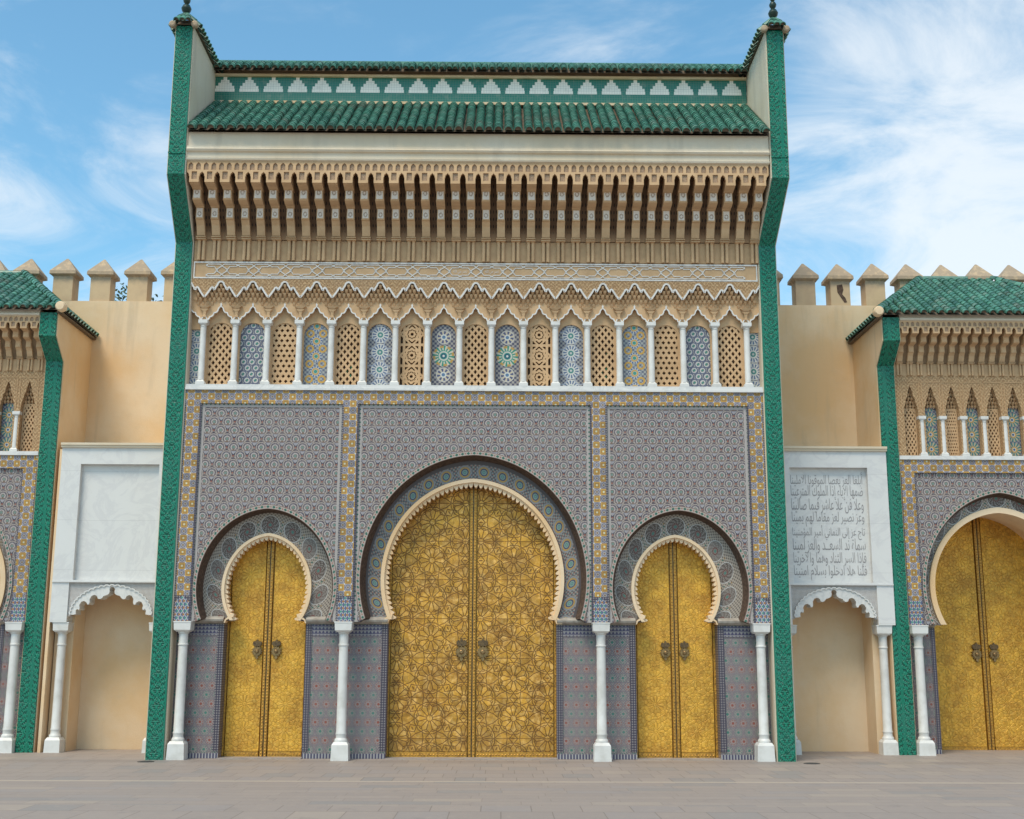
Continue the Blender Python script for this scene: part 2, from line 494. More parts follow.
def f_brass_side():
    x, y, z = oco()
    V = .43; Hh = V * sqrt(3)
    a = xabs(x) - .34
    x1, z1 = cell(a, Hh), cell(z, V); x2, z2 = cell(a + Hh / 2, Hh), cell(z + V / 2, V)
    k = lt(hyp(x2, z2), hyp(x1, z1))
    cx, cz = x1 * (1 - k) + x2 * k, z1 * (1 - k) + z2 * k
    r = hyp(cx, cz); th = atan(cz, cx); ph = xabs(cell(th, pi / 6))
    w = .005
    def bar(d): return 1 - ss(xabs(d), w * .5, w * 1.6)
    l = bar(r * xcos(ph) - .034)
    l = xmax(l, bar(r * xsin(pi / 12 - ph)) * gt(r, .034) * lt(r, .13))
    l = xmax(l, bar(r * xcos(pi / 12 - ph + .55) - .11) * gt(r, .12))
    l = xmax(l, bar(r * xcos(ph) - .19)); l = xmax(l, bar(r * xcos(ph + pi / 3.6) - .11) * gt(r, .14))
    pv = white(xfl(th * (12 / pi) + .5), xfl(x / .37), xfl(z / .215) + xfl(r / .07) * 7)
    n = noise(3.2, 4); n2 = noise(60, 3, .6); n3 = noise(16, 3, .6)
    c = cm(ss(n, .35, .7), (.72, .38, .045), (.52, .25, .03))
    c = cm(ss(n3, .42, .72) * .35, c, (.86, .56, .13))
    c = cm(ss(n2, .5, .75) * .35, c, (.36, .2, .03))
    c = cm(ss(noise(1.3, 4, .6), .45, .75) * .4, c, (.34, .17, .03))
    c = cm(l * .14, c, (.25, .13, .025))
    c = cmul(c, pv * .34 + .88)
    return c, ((1 - l) * .6 + n2 * .35 + n3 * .35 + pv * .25, .7, .012), n3 * .35 + .28
mat('brass_chased', f_brass_side, .4, metal=.35)
mat('brass_plain', lambda: (cm(ss(noise(30, 3), .4, .7), (.56, .29, .045), (.30, .15, .03)), (noise(60), .3, .004)), .38, metal=.35)
mat('bronze_dark', lambda: (cm(ss(noise(30, 3), .4, .7), (.18, .11, .05), (.08, .05, .03)), None), .4, metal=.6)
mat('bronze_mid', lambda: (cm(ss(noise(30, 3), .4, .7), (.30, .19, .08), (.15, .09, .04)), None), .4, metal=.6)
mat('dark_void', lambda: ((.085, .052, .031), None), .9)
mat('ink', lambda: ((.30, .285, .285), None), .7)
mat('band_stucco', lambda: (cm(ss(noise(70, 4, .7), .4, .6), (.26, .17, .11), (.42, .29, .19)), (noise(70, 3), .4, .006)), .85)
mat('finial_glaze', lambda: ((.004, .025, .018), None), .4)
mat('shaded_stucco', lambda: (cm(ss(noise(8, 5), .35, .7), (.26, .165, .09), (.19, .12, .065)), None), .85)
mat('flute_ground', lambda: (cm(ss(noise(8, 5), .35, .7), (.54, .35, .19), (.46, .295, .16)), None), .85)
mat('glass_green', lambda: ((.02, .30, .10), None), .2)
mat('iron', lambda: ((.09, .085, .08), (noise(60), .3, .004)), .6, metal=.5)
mat('leaf', lambda: (cm(ss(noise(9, 3), .4, .6), (.05, .085, .035), (.09, .12, .06)), None), .6)
mat('bark', lambda: (cm(ss(noise(20, 3), .4, .6), (.12, .08, .05), (.2, .15, .1)), None), .9)

# ---- pavement
def f_pave():
    x, y, z = wco()
    n = noise(.35, 5, .6); n2 = noise(6, 6, .65); n3 = noise(90, 2, .6)
    def slabs(px, py, off, seed):
        iy = xfl((y + off) / py)
        xx = x + white(iy, seed) * px
        ix = xfl(xx / px)
        fx = xfr(xx / px); fy = xfr((y + off) / py)
        g = xmax(gt(xabs(fx - .5), .5 - .006 / px), gt(xabs(fy - .5), .5 - .010 / py))
        return white(ix, iy, seed), g
    k1, g1 = slabs(.42, .58, .6, 1.0)      # near the wall
    k2, g2 = slabs(.80, .31, .0, 2.0)      # middle rows
    k3, g3 = slabs(.55, .95, .2, 3.0)     # towards the camera
    m1 = gt(y, -3.45); m3 = lt(y, -6.3)
    k = k1 * m1 + k3 * m3 + k2 * (1 - m1) * (1 - m3)
    g = g1 * m1 + g3 * m3 + g2 * (1 - m1) * (1 - m3) * .5
    c = cm(k, (.325, .27, .235), (.285, .24, .215))
    c = cm(gt(k, .90) * .55, c, (.25, .24, .23))
    c = cm(gt(k, .80) * lt(k, .9) * .6, c, (.30, .265, .25))
    c = cm(lt(k, .08) * .3, c, (.40, .33, .26))
    c = cm(ss(n, .35, .7) * .4, c, (.31, .26, .23))
    c = cm(ss(n2, .5, .78) * .45, c, (.43, .35, .28))
    c = cm(ss(noise(2.2, 6, .7), .55, .7) * .3, c, (.17, .155, .15))
    c = cm(g * .6, c, (.15, .125, .105))
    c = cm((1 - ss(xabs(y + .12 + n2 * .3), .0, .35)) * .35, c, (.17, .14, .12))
    c = cm(ring(y, -3.52, .06) * .8, c, (.46, .38, .30))
    c = cm(ss(n3, .55, .75) * .18, c, (.15, .13, .12))
    return c, (n3 * .4 + n2 * .5 - g * 1.2, .35, .01), n2 * .3 + .5
mat('stone_paving', f_pave, .7)
mat('threshold_stone', lambda: (cm(ss(noise(5, 5), .35, .7), (.34, .30, .27), (.26, .22, .2)), (noise(40), .2, .005)), .7)

# ---------------------------------------------------------------- world
w = bpy.data.worlds.new('World'); SC.world = w; w.use_nodes = True
nt = w.node_tree; X.nt = nt
bg = nt.nodes['Background']
sky = nt.nodes.new('ShaderNodeTexSky'); sky.sky_type = 'NISHITA'; sky.sun_disc = False
sky.sun_elevation = SUN_EL; sky.sun_rotation = SUN_AZ
sky.air_density = 1.0; sky.dust_density = .8; sky.ozone_density = 2.0
tc = nt.nodes.new('ShaderNodeTexCoord'); sp = nt.nodes.new('ShaderNodeSeparateXYZ')
nt.links.new(tc.outputs['Generated'], sp.inputs[0])
dx, dy, dz = X(sp.outputs[0]), X(sp.outputs[1]), X(sp.outputs[2])
zz = xmax(dz, .04) + .12
px, py = dx / zz, dy / zz
def wn(sx, sy, sc, det, rough, dist, off=0.):
    n = nt.nodes.new('ShaderNodeTexNoise'); nt.links.new(vec3(px * sx + py * sy + off, py * sx - px * sy, off), n.inputs['Vector'])
    n.inputs['Scale'].default_value = sc; n.inputs['Detail'].default_value = det; n.inputs['Roughness'].default_value = rough
    n.inputs['Distortion'].default_value = dist
    return X(n.outputs[0])
big = wn(.9, .3, 1.1, 3, .5, .3, 4.2)
fine = wn(.9, .5, 2.6, 9, .62, .9, 1.7)
right = ss(dx, .14, .36) * (1 - ss(dz, .36, .56) * .55)
left = ss(-dx, .15, .36) * (1 - ss(dz, .26, .46))
low = (1 - ss(dz, .0, .5)) * .12
dens = ss(big * .50 + fine * .95 + right * .25 + left * .09 + low - .16, .52, .98)
cl = nt.nodes.new('ShaderNodeMix'); cl.data_type = 'RGBA'
X.put(cl, 0, dens * .82)
tint = nt.nodes.new('ShaderNodeMix'); tint.data_type = 'RGBA'; tint.blend_type = 'MULTIPLY'; tint.inputs[0].default_value = 1
nt.links.new(sky.outputs[0], tint.inputs[6]); tint.inputs[7].default_value = (1.27, 1.80, 1.69, 1)
nt.links.new(tint.outputs[2], cl.inputs[6]); cl.inputs[7].default_value = (7.4, 7.8, 8.1, 1)
nt.links.new(cl.outputs[2], bg.inputs['Color'])
bg.inputs['Strength'].default_value = .115

# ---------------------------------------------------------------- mesh builder
class MB:
    def __init__(s): s.v = []; s.f = []; s.m = []; s.uv = {}
    def vert(s, p): s.v.append(tuple(p)); return len(s.v) - 1
    def face(s, ids, m=0, uv=None):
        if uv: s.uv[len(s.f)] = uv
        s.f.append(tuple(ids)); s.m.append(m)
    def quad(s, a, b, c, d, m=0, uv=None):
        i = len(s.v); s.v += [tuple(a), tuple(b), tuple(c), tuple(d)]; s.face((i, i + 1, i + 2, i + 3), m, uv)
    def box(s, x0, x1, y0, y1, z0, z1, m=0):
        i = len(s.v)
        s.v += [(x0, y0, z0), (x1, y0, z0), (x1, y1, z0), (x0, y1, z0), (x0, y0, z1), (x1, y0, z1), (x1, y1, z1), (x0, y1, z1)]
        for q in ((0, 1, 5, 4), (1, 2, 6, 5), (2, 3, 7, 6), (3, 0, 4, 7), (4, 5, 6, 7), (3, 2, 1, 0)):
            s.face([i + k for k in q], m)
    def frus(s, x, y, z0, z1, a0, b0, a1, b1, m=0, y1=None, x1=None):
        """box tapering from half sizes a0,b0 to a1,b1"""
        xx = x if x1 is None else x1; yy = y if y1 is None else y1
        i = len(s.v)
        for (cx, cy, a, b, z) in ((x, y, a0, b0, z0), (xx, yy, a1, b1, z1)):
            s.v += [(cx - a, cy - b, z), (cx + a, cy - b, z), (cx + a, cy + b, z), (cx - a, cy + b, z)]
        for q in ((0, 1, 5, 4), (1, 2, 6, 5), (2, 3, 7, 6), (3, 0, 4, 7), (4, 5, 6, 7), (3, 2, 1, 0)):
            s.face([i + k for k in q], m)
    def plate(s, outer, y0, y1, holes=(), m=0, ms=None, back=True):
        """polygon in x,z extruded from y0 (front) to y1"""
        if ms is None: ms = m
        loops = [list(outer)] + [list(h) for h in holes]
        flat = [p for l in loops for p in l]
        tris = tessellate_polygon([[Vector((p[0], p[1], 0)) for p in l] for l in loops])
        i = len(s.v); s.v += [(p[0], y0, p[1]) for p in flat]
        j = len(s.v); s.v += [(p[0], y1, p[1]) for p in flat]
        for t in tris:
            a, b, c = (flat[k] for k in t)
            if (b[0] - a[0]) * (c[1] - a[1]) - (b[1] - a[1]) * (c[0] - a[0]) < 0: t = (t[0], t[2], t[1])
            s.face([i + k for k in t], m)
            if back: s.face([j + k for k in reversed(t)], m)
        o = 0
        for l in loops:
            n = len(l)
            for k in range(n): s.face((i + o + k, j + o + k, j + o + (k + 1) % n, i + o + (k + 1) % n), ms)
            o += n
    def strip(s, A, B, y0, y1, m=0, ms=None, closed=False):
        """band between polylines A (outer) and B (inner) in x,z; uv = arc length, distance"""
        if ms is None: ms = m
        L = [0.0]
        for k in range(1, len(A)):
            pa = ((A[k][0] + B[k][0]) / 2, (A[k][1] + B[k][1]) / 2); pb = ((A[k - 1][0] + B[k - 1][0]) / 2, (A[k - 1][1] + B[k - 1][1]) / 2)
            L.append(L[-1] + math.hypot(pa[0] - pb[0], pa[1] - pb[1]))
        h = L[-1] / 2
        for k in range(len(A) - 1):
            a, b, c, d = A[k], A[k + 1], B[k + 1], B[k]
            w0 = math.hypot(a[0] - d[0], a[1] - d[1]); w1 = math.hypot(b[0] - c[0], b[1] - c[1])
            s.quad((a[0], y0, a[1]), (d[0], y0, d[1]), (c[0], y0, c[1]), (b[0], y0, b[1]), m,
                   ((L[k] - h, w0), (L[k] - h, 0), (L[k + 1] - h, 0), (L[k + 1] - h, w1)))
            s.quad((a[0], y0, a[1]), (b[0], y0, b[1]), (b[0], y1, b[1]), (a[0], y1, a[1]), ms)
            s.quad((d[0], y0, d[1]), (d[0], y1, d[1]), (c[0], y1, c[1]), (c[0], y0, c[1]), ms)
        for k in (0, len(A) - 1):
            a, d = A[k], B[k]
            s.quad((a[0], y0, a[1]), (a[0], y1, a[1]), (d[0], y1, d[1]), (d[0], y0, d[1]), ms)
    def cone(s, A, B, y0, y1, m=0):
        for k in range(len(A) - 1):
            a, b, c, d = A[k], A[k + 1], B[k + 1], B[k]
            s.quad((a[0], y0, a[1]), (b[0], y0, b[1]), (c[0], y1, c[1]), (d[0], y1, d[1]), m)
    def ribbon(s, pts, wd, y0, y1, m=0):
        n = len(pts); A = []; B = []
        for k in range(n):
            p, q = pts[max(0, k - 1)], pts[min(n - 1, k + 1)]
            tx, tz = q[0] - p[0], q[1] - p[1]; l = math.hypot(tx, tz) or 1
            nx, nz = -tz / l * wd / 2, tx / l * wd / 2
            A.append((pts[k][0] + nx, pts[k][1] + nz)); B.append((pts[k][0] - nx, pts[k][1] - nz))
        s.strip(A, B, y0, y1, m)
    def lathe(s, x, y, prof, n=20, m=0, axis='z'):
        """prof: (r, h)"""
        i = len(s.v)
        for r, h in prof:
            for k in range(n):
                a = 2 * pi * k / n
                if axis == 'z': s.v.append((x + r * cos(a), y + r * sin(a), h))
                else: s.v.append((x + r * cos(a), h, y + r * sin(a)))
        for j in range(len(prof) - 1):
            for k in range(n):
                q = (i + j * n + k, i + j * n + (k + 1) % n, i + (j + 1) * n + (k + 1) % n, i + (j + 1) * n + k)
                s.face(q if axis == 'z' else q[::-1], m)
        s.face([i + (len(prof) - 1) * n + k for k in range(n)], m); s.face([i + k for k in reversed(range(n))], m)
    def prof_x(s, pts, x0, x1, m=0, ms=None):
        """side profile (y,z) extruded along x"""
        if ms is None: ms = m
        tris = tessellate_polygon([[Vector((p[0], p[1], 0)) for p in pts]])
        i = len(s.v); s.v += [(x0, p[0], p[1]) for p in pts]; j = len(s.v); s.v += [(x1, p[0], p[1]) for p in pts]
        for t in tris:
            a, b, c = (pts[k] for k in t)
            if (b[0] - a[0]) * (c[1] - a[1]) - (b[1] - a[1]) * (c[0] - a[0]) > 0: t = (t[0], t[2], t[1])
            s.face([i + k for k in t], ms); s.face([j + k for k in reversed(t)], ms)
        n = len(pts)
        for k in range(n): s.face((i + k, i + (k + 1) % n, j + (k + 1) % n, j + k), m)
    def msq(s, f, x0, x1, z0, z1, nx, nz, y0, y1, m=0, ms=None):
        """solid where f(x,z) > 0, outlined smoothly, extruded y0..y1"""
        if ms is None: ms = m
        dx, dz = (x1 - x0) / nx, (z1 - z0) / nz
        F = [[f(x0 + i * dx, z0 + j * dz) for i in range(nx + 1)] for j in range(nz + 1)]
        for i in range(nx + 1):
            for j in range(nz + 1):
                if F[j][i] == 0: F[j][i] = 1e-6
        for j in range(nz):
            for i in range(nx):
                cs = ((i, j), (i + 1, j), (i + 1, j + 1), (i, j + 1))
                fv = [F[b][a] for a, b in cs]
                if max(fv) <= 0: continue
                poly = []; cut = []
                for k in range(4):
                    a, b = cs[k], cs[(k + 1) % 4]; fa, fb = fv[k], fv[(k + 1) % 4]
                    pa = (x0 + a[0] * dx, z0 + a[1] * dz); pb = (x0 + b[0] * dx, z0 + b[1] * dz)
                    if fa > 0: poly.append(pa); cut.append(0)
                    if (fa > 0) != (fb > 0):
                        t = fa / (fa - fb); poly.append((pa[0] + (pb[0] - pa[0]) * t, pa[1] + (pb[1] - pa[1]) * t)); cut.append(1 if fa > 0 else 2)
                n = len(poly)
                if n < 3: continue
                q = len(s.v); s.v += [(p[0], y0, p[1]) for p in poly]; s.face(list(range(q, q + n)), m)
                for k in range(n):
                    if cut[k] == 1 and cut[(k + 1) % n] == 2:
                        a, b = poly[k], poly[(k + 1) % n]
                        s.quad((a[0], y0, a[1]), (a[0], y1, a[1]), (b[0], y1, b[1]), (b[0], y0, b[1]), ms)
    def mesh(s, name, mats):
        me = bpy.data.meshes.new(name); me.from_pydata(s.v, [], s.f)
        for k in mats: me.materials.append(MATS[k])
        me.polygons.foreach_set('material_index', s.m)
        if s.uv:
            ul = me.uv_layers.new(name='UVMap')
            for fi, uv in s.uv.items():
                for li, t in zip(me.polygons[fi].loop_indices, uv): ul.data[li].uv = t
        me.update(); return me
    def build(s, name, mats, parent=None, loc=(0, 0, 0), smooth=False, **props):
        if isinstance(mats, str): mats = [mats]
        me = s.mesh(name, mats)
        if smooth:
            me.polygons.foreach_set('use_smooth', [True] * len(me.polygons))
            me.set_sharp_from_angle(angle=R(38))
        return inst(name, me, parent, loc, **props)
def inst(name, me, parent=None, loc=(0, 0, 0), **props):
    o = bpy.data.objects.new(name, me); COL.objects.link(o); o.parent = parent; o.location = loc
    for k, v in props.items(): o[k] = v
    return o
def thing(name, label, cat, loc=(0, 0, 0), group=None):
    o = bpy.data.objects.new(name, None); COL.objects.link(o); o.location = loc
    o['label'] = label; o['category'] = cat
    if group: o['group'] = group
    return o

def archpts(cx, cz, half, apex, foot, n=64, rd=.65):
    """pointed horseshoe, from left foot over the apex to the right foot"""
    s_ = apex * apex / half; Rr = (half + s_) / 2; e = Rr - half
    a0 = -asin(min(1, foot / Rr)); a1 = acos(e / Rr)
    rt = [(-e + Rr * cos(a0 + (a1 - a0) * k / n), Rr * sin(a0 + (a1 - a0) * k / n)) for k in range(n + 1)]
    q = []
    for x, z in rt:
        if z > 0:
            l = math.hypot(x / half, z / apex); k = 1 + (1 / l - 1) * rd
            x, z = x * k, z * k
        q.append((x, z))
    rt = q
    lf = [(-x, z) for x, z in rt]
    return [(cx + x, cz + z) for x, z in lf] + [(cx + x, cz + z) for x, z in reversed(rt[:-1])]

# ---------------------------------------------------------------- ground
g = MB(); g.quad((-300, -300, 0), (300, -300, 0), (300, 500, 0), (-300, 500, 0))
o = g.build('pavement', 'stone_paving'); o['kind'] = 'structure'

# ================================================================ components
def column(parent, x, y, top=2.2, sc=1.0):
    ob = MB(); 
    ob.frus(x, y, 0.0, .05, .142 * sc, .142 * sc, .142 * sc, .142 * sc); ob.frus(x, y, .05, .245, .139 * sc, .139 * sc, .133 * sc, .133 * sc)
    ob.frus(x, y, .245, .29, .133 * sc, .133 * sc, .105 * sc, .105 * sc)
    base = ob.build('plinth', 'column_marble', None)
    sh = MB()
    r = .079 * sc
    ct = top - .17
    sh.lathe(x, y, [(r * 1.3, .29), (r * 1.35, .31), (r * 1.25, .33), (r * 1.05, .35), (r * 1.05, .40), (r * 1.12, .41), (r * 1.12, .425), (r * 1.02, .44), (r * .98, 1.1), (r * .93, ct - .22), (r * 1.08, ct - .215), (r * 1.08, ct - .195),
                    (r * .94, ct - .19), (r * .96, ct - .03), (r * 1.15, ct - .02), (r * 1.2, ct)], 24)
    col = sh.build('column', 'column_marble', parent, smooth=True)
    base.parent = col
    cp = MB(); cp.frus(x, y, ct, ct + .03, .10 * sc, .10 * sc, .132 * sc, .132 * sc); cp.frus(x, y, ct + .03, top - .02, .134 * sc, .134 * sc, .14 * sc, .14 * sc); cp.box(x - .146 * sc, x + .146 * sc, y - .146 * sc, y + .146 * sc, top - .02, top)
    cp.build('capital', 'column_marble', col)
    return col

def knocker(parent, x, y, z, s=1.0):
    k = MB()
    zt = z + .15 * s
    k.plate([(x - .05 * s, zt - .05 * s), (x - .085 * s, zt - .02 * s), (x - .085 * s, zt + .03 * s), (x - .05 * s, zt + .05 * s), (x - .03 * s, zt + .04 * s), (x, zt + .085 * s), (x + .03 * s, zt + .04 * s), (x + .05 * s, zt + .05 * s), (x + .085 * s, zt + .03 * s), (x + .085 * s, zt - .02 * s), (x + .05 * s, zt - .05 * s)], y - .05, y + .004)
    p = k.build('knocker', 'bronze_dark', parent)
    d = MB()
    d.lathe(x, z, [(.02 * s, y - .085), (.035 * s, y - .075), (.04 * s, y - .05), (.085 * s, y - .05), (.092 * s, y - .03), (.085 * s, y - .008)], 20, axis='y')
    for a in range(12):
        t = a * pi / 6; d.lathe(x + .092 * s * cos(t), z + .092 * s * sin(t), [(.014 * s, y - .04), (.014 * s, y - .01)], 6, axis='y')
    d.plate([(x - .02 * s, z - .08 * s), (x - .03 * s, z - .12 * s), (x, z - .155 * s), (x + .03 * s, z - .12 * s), (x + .02 * s, z - .08 * s)], y - .045, y - .01)
    me = d.mesh('knocker_disc', ['bronze_mid'])
    return p, me
def door(parent, cx, y, half, zt, material, kz, ks=1.0, kx=.155):
    fr = MB(); fr.box(-half, half, 0.06, .12, 0, zt)
    d = fr.build('door', 'brass_plain', parent, (cx, y, 0))
    for sg in (-1, 1):
        lf = MB(); x0, x1 = sorted((sg * .078, sg * (half - .065)))
        lf.box(x0, x1, .0, .058, .10, zt)
        l = lf.build('leaf', material, d, (0, 0, 0))
        fm = MB()
        for a, b, z0, z1 in ((x0, x1, .0, .095), ):
            fm.box(a, b, -.014, .058, z0, z1)
        n = int((x1 - x0) / .05)
        for k in range(n): fm.lathe(x0 + (k + .5) * (x1 - x0) / n, .048, [(.004, -.026), (.013, -.02), (.016, -.012)], 8, axis='y')
        fm.build('bottom_rail', 'brass_plain', d)
        st = MB(); xo = sg * (half - .05); xa, xb = sorted((xo, sg * half)); st.box(xa, xb, -.012, .058, 0, zt)
        for k in range(int(zt / .06)): st.lathe((xa + xb) / 2, k * .06 + .03, [(.004, -.022), (.011, -.018), (.014, -.01)], 6, axis='y')
        st.build('hinge_stile', 'brass_plain', d)
        ms = MB(); xa, xb = sorted((sg * .012, sg * .052)); ms.box(xa, xb, -.022, .058, 0, zt)
        for k in range(int(zt / .05)): ms.lathe((xa + xb) / 2, k * .05 + .02, [(.004, -.034), (.011, -.03), (.014, -.02)], 6, axis='y')
        ms.build('meeting_stile', 'brass_plain', d)
        kp, km = knocker(d, sg * kx, -.002, kz, ks); inst('knocker_disc', km, d)
    gp = MB(); gp.box(-.012, .012, -.0, .058, 0, zt); gp.build('door_gap', 'bronze_dark', d)
    return d

def colonnette(parent, x, y, z0, z1, s=1.0):
    c = MB(); hw = .066 * s
    c.frus(x, y, z0, z0 + .05 * s, hw * 1.2, hw, hw * 1.15, hw); c.frus(x, y, z0 + .05 * s, z0 + .08 * s, hw * 1.1, hw * 1., hw * .7, hw * .7)
    c.lathe(x, y, [(hw * .86, z0 + .08 * s), (hw * .82, z0 + .1 * s), (hw * .78, z1 - .12 * s), (hw * .92, z1 - .115 * s), (hw * .7, z1 - .10 * s), (hw * .95, z1 - .08 * s)], 14)
    c.frus(x, y, z1 - .08 * s, z1 - .06 * s, hw * .85, hw * .85, hw * 1.15, hw * 1.1); c.box(x - hw * 1.18, x + hw * 1.18, y - hw * 1.1, y + hw * 1.1, z1 - .06 * s, z1)
    return c

def arch_top(hw, z0, zs, ht, n=16):
    """window outline: rectangle with a rounded top, centred on x=0"""
    return [(-hw, z0), (hw, z0)] + [(hw * cos(pi * k / n), zs + ht * sin(pi * k / n)) for k in range(n + 1)]

def lattice_mesh(kind, w, h, nm):
    """pierced stucco screen, local origin at the window foot centre"""
    hw = w / 2
    def inside(x, z):
        zs = h - hw * .75
        if z > zs: d = 1 - math.hypot(x / hw, (z - zs) / (hw * .75)); return d * hw
        return min(hw - abs(x), z)
    def f(x, z):
        e = inside(x, z)
        if e < .028: return .01
        if kind == 'diamond':
            p, q = w / 3.9, h / 8.2
            a = abs(((x / p + z / q) + .5) % 1 - .5); b = abs(((x / p - z / q) + .5) % 1 - .5)
            
            jx = round(2 * x / p) ; cxx = x / p - jx / 2; best = 9
            for ddx in (-.5, 0, .5):
                for par in (0, 1):
                    X_ = (jx / 2 + ddx); k_ = round(X_ * 2)
                    zz = z / q - (.5 if k_ % 2 else 0); zz -= round(zz)
                    dd = max((abs(x / p - X_) * 2.6 + abs(zz) * 1.9) - .62, -1)
                    d2 = abs(x / p - X_) * 1.5 + abs(zz) * 5.5 - .56
                    best = min(best, dd, d2)
            return best
        if kind == 'dots':
            p = w / 4.6; q = h / 12.5
            j = round(z / q); xx = (x / p + (.5 if j % 2 else 0) + .5) % 1 - .5; zz = (z / q - j)
            return math.hypot(xx * 1.05, zz * 1.0) - .29 - .05 * cos(4 * atan2(zz, xx or 1e-6))
        if kind == 'hex':
            p = w / 6.2; q = h / 15.0
            j = round(z / q); xx = (x / p + (.5 if j % 2 else 0) + .5) % 1 - .5; zz = (z / q - j)
            return math.hypot(xx, zz * .9) - .27
        # star
        P = h / 3.0; zz = ((z / P) % 1 - .5) * P; r = math.hypot(x, zz); t = atan2(zz, x)
        v = abs(r - .045) - .017
        v = min(v, abs(r - .105 - .012 * cos(8 * t)) - .020)
        v = min(v, abs(sin(4 * t)) * r - .015 if .045 < r < .13 else 1)
        v = min(v, abs(abs(x) - .135) - .022, abs(abs(zz) - P / 2) - .022)
        v = min(v, abs(abs(x) + abs(zz) - .20) - .020, abs(abs(x) - abs(abs(zz) - P / 2)) - .012)
        return -v
    m = MB(); m.msq(f, -hw, hw, 0, h, int(w / .0072), int(h / .0085), 0, .05, 0, 0)
    # keep only the part inside the outline
    return m.mesh(nm, ['tan_stucco'])

LAT = {}
def lattice(parent, kind, x, y, z, w, h, glass=()):
    key = (kind, round(w, 3), round(h, 3))
    if key not in LAT: LAT[key] = lattice_mesh(kind, w, h, 'lattice_' + kind)
    o = inst('lattice_screen', LAT[key], parent, (x, y, z))
    return o
TW = {}
def tilewin(parent, kind, x, y, z, w, h):
    key = (kind, round(w, 3))
    if key not in TW:
        m = MB(); hw = w / 2
        m.plate(arch_top(hw, 0, h - hw * .55, hw * .55), 0, .03)
        TW[key] = m.mesh('mosaic_' + kind, ['window_mosaic_' + kind])
        f = MB(); o_ = arch_top(hw + .018, -.0, h - hw * .55, hw * .55 + .018); i_ = arch_top(hw, 0.0, h - hw * .55, hw * .55)
        f.strip(o_[1:], i_[1:], -.012, .03); TW[key, 'f'] = f.mesh('mosaic_edge', ['zellige_blue_edge'])
    o = inst('mosaic_panel', TW[key], parent, (x, y, z))
    inst('mosaic_edging', TW[key, 'f'], o)
    return o

def tiles(parent, name, rows, r, step, mats=('green_roof_tile', 'roof_bed'), bed=None):
    """rows: list of (eave point, top point); barrel tiles climbing from eave to top"""
    m = MB(); rnd = random.Random(hash(name) % 97 if False else len(rows))
    for (a, b) in rows:
        a, b = Vector(a), Vector(b); d = b - a; L = d.length; d.normalize()
        side = d.cross(Vector((0, 0, 1))).normalized(); up = side.cross(d).normalized()
        n = max(1, int(round(L / step)))
        jig = rnd.uniform(-.012, .012)
        for k in range(n):
            p0 = a + d * (L * k / n + (0 if k == 0 else -.02)); p1 = a + d * (L * (k + 1) / n)
            jx = rnd.uniform(-.006, .006) + jig
            r0, r1 = r * 1.06, r * .84
            i = len(m.v); N = 8
            for (p, rr, th) in ((p0, r0, 0), (p1, r1, 0), (p0, r0 * .78, 0)):
                for q in range(N + 1):
                    an = pi * q / N
                    m.v.append(tuple(p + side * (rr * cos(an) + jx) + up * (rr * 1.05 * sin(an) + .012)))
            for q in range(N):
                m.face((i + q, i + q + 1, i + N + 1 + q + 1, i + N + 1 + q))
                m.face((i + q, i + 2 * (N + 1) + q, i + 2 * (N + 1) + q + 1, i + q + 1))
        # dark mouth of the first tile
        i = len(m.v); p0 = a + d * .03
        for q in range(9): m.v.append(tuple(p0 + side * (r * .8 * cos(pi * q / 8)) + up * (r * .8 * sin(pi * q / 8) + .012)))
        m.face(list(range(i, i + 9)), 1)
    if bed:
        m.quad(*bed, 1)
    return m.build(name, list(mats), parent, smooth=True)

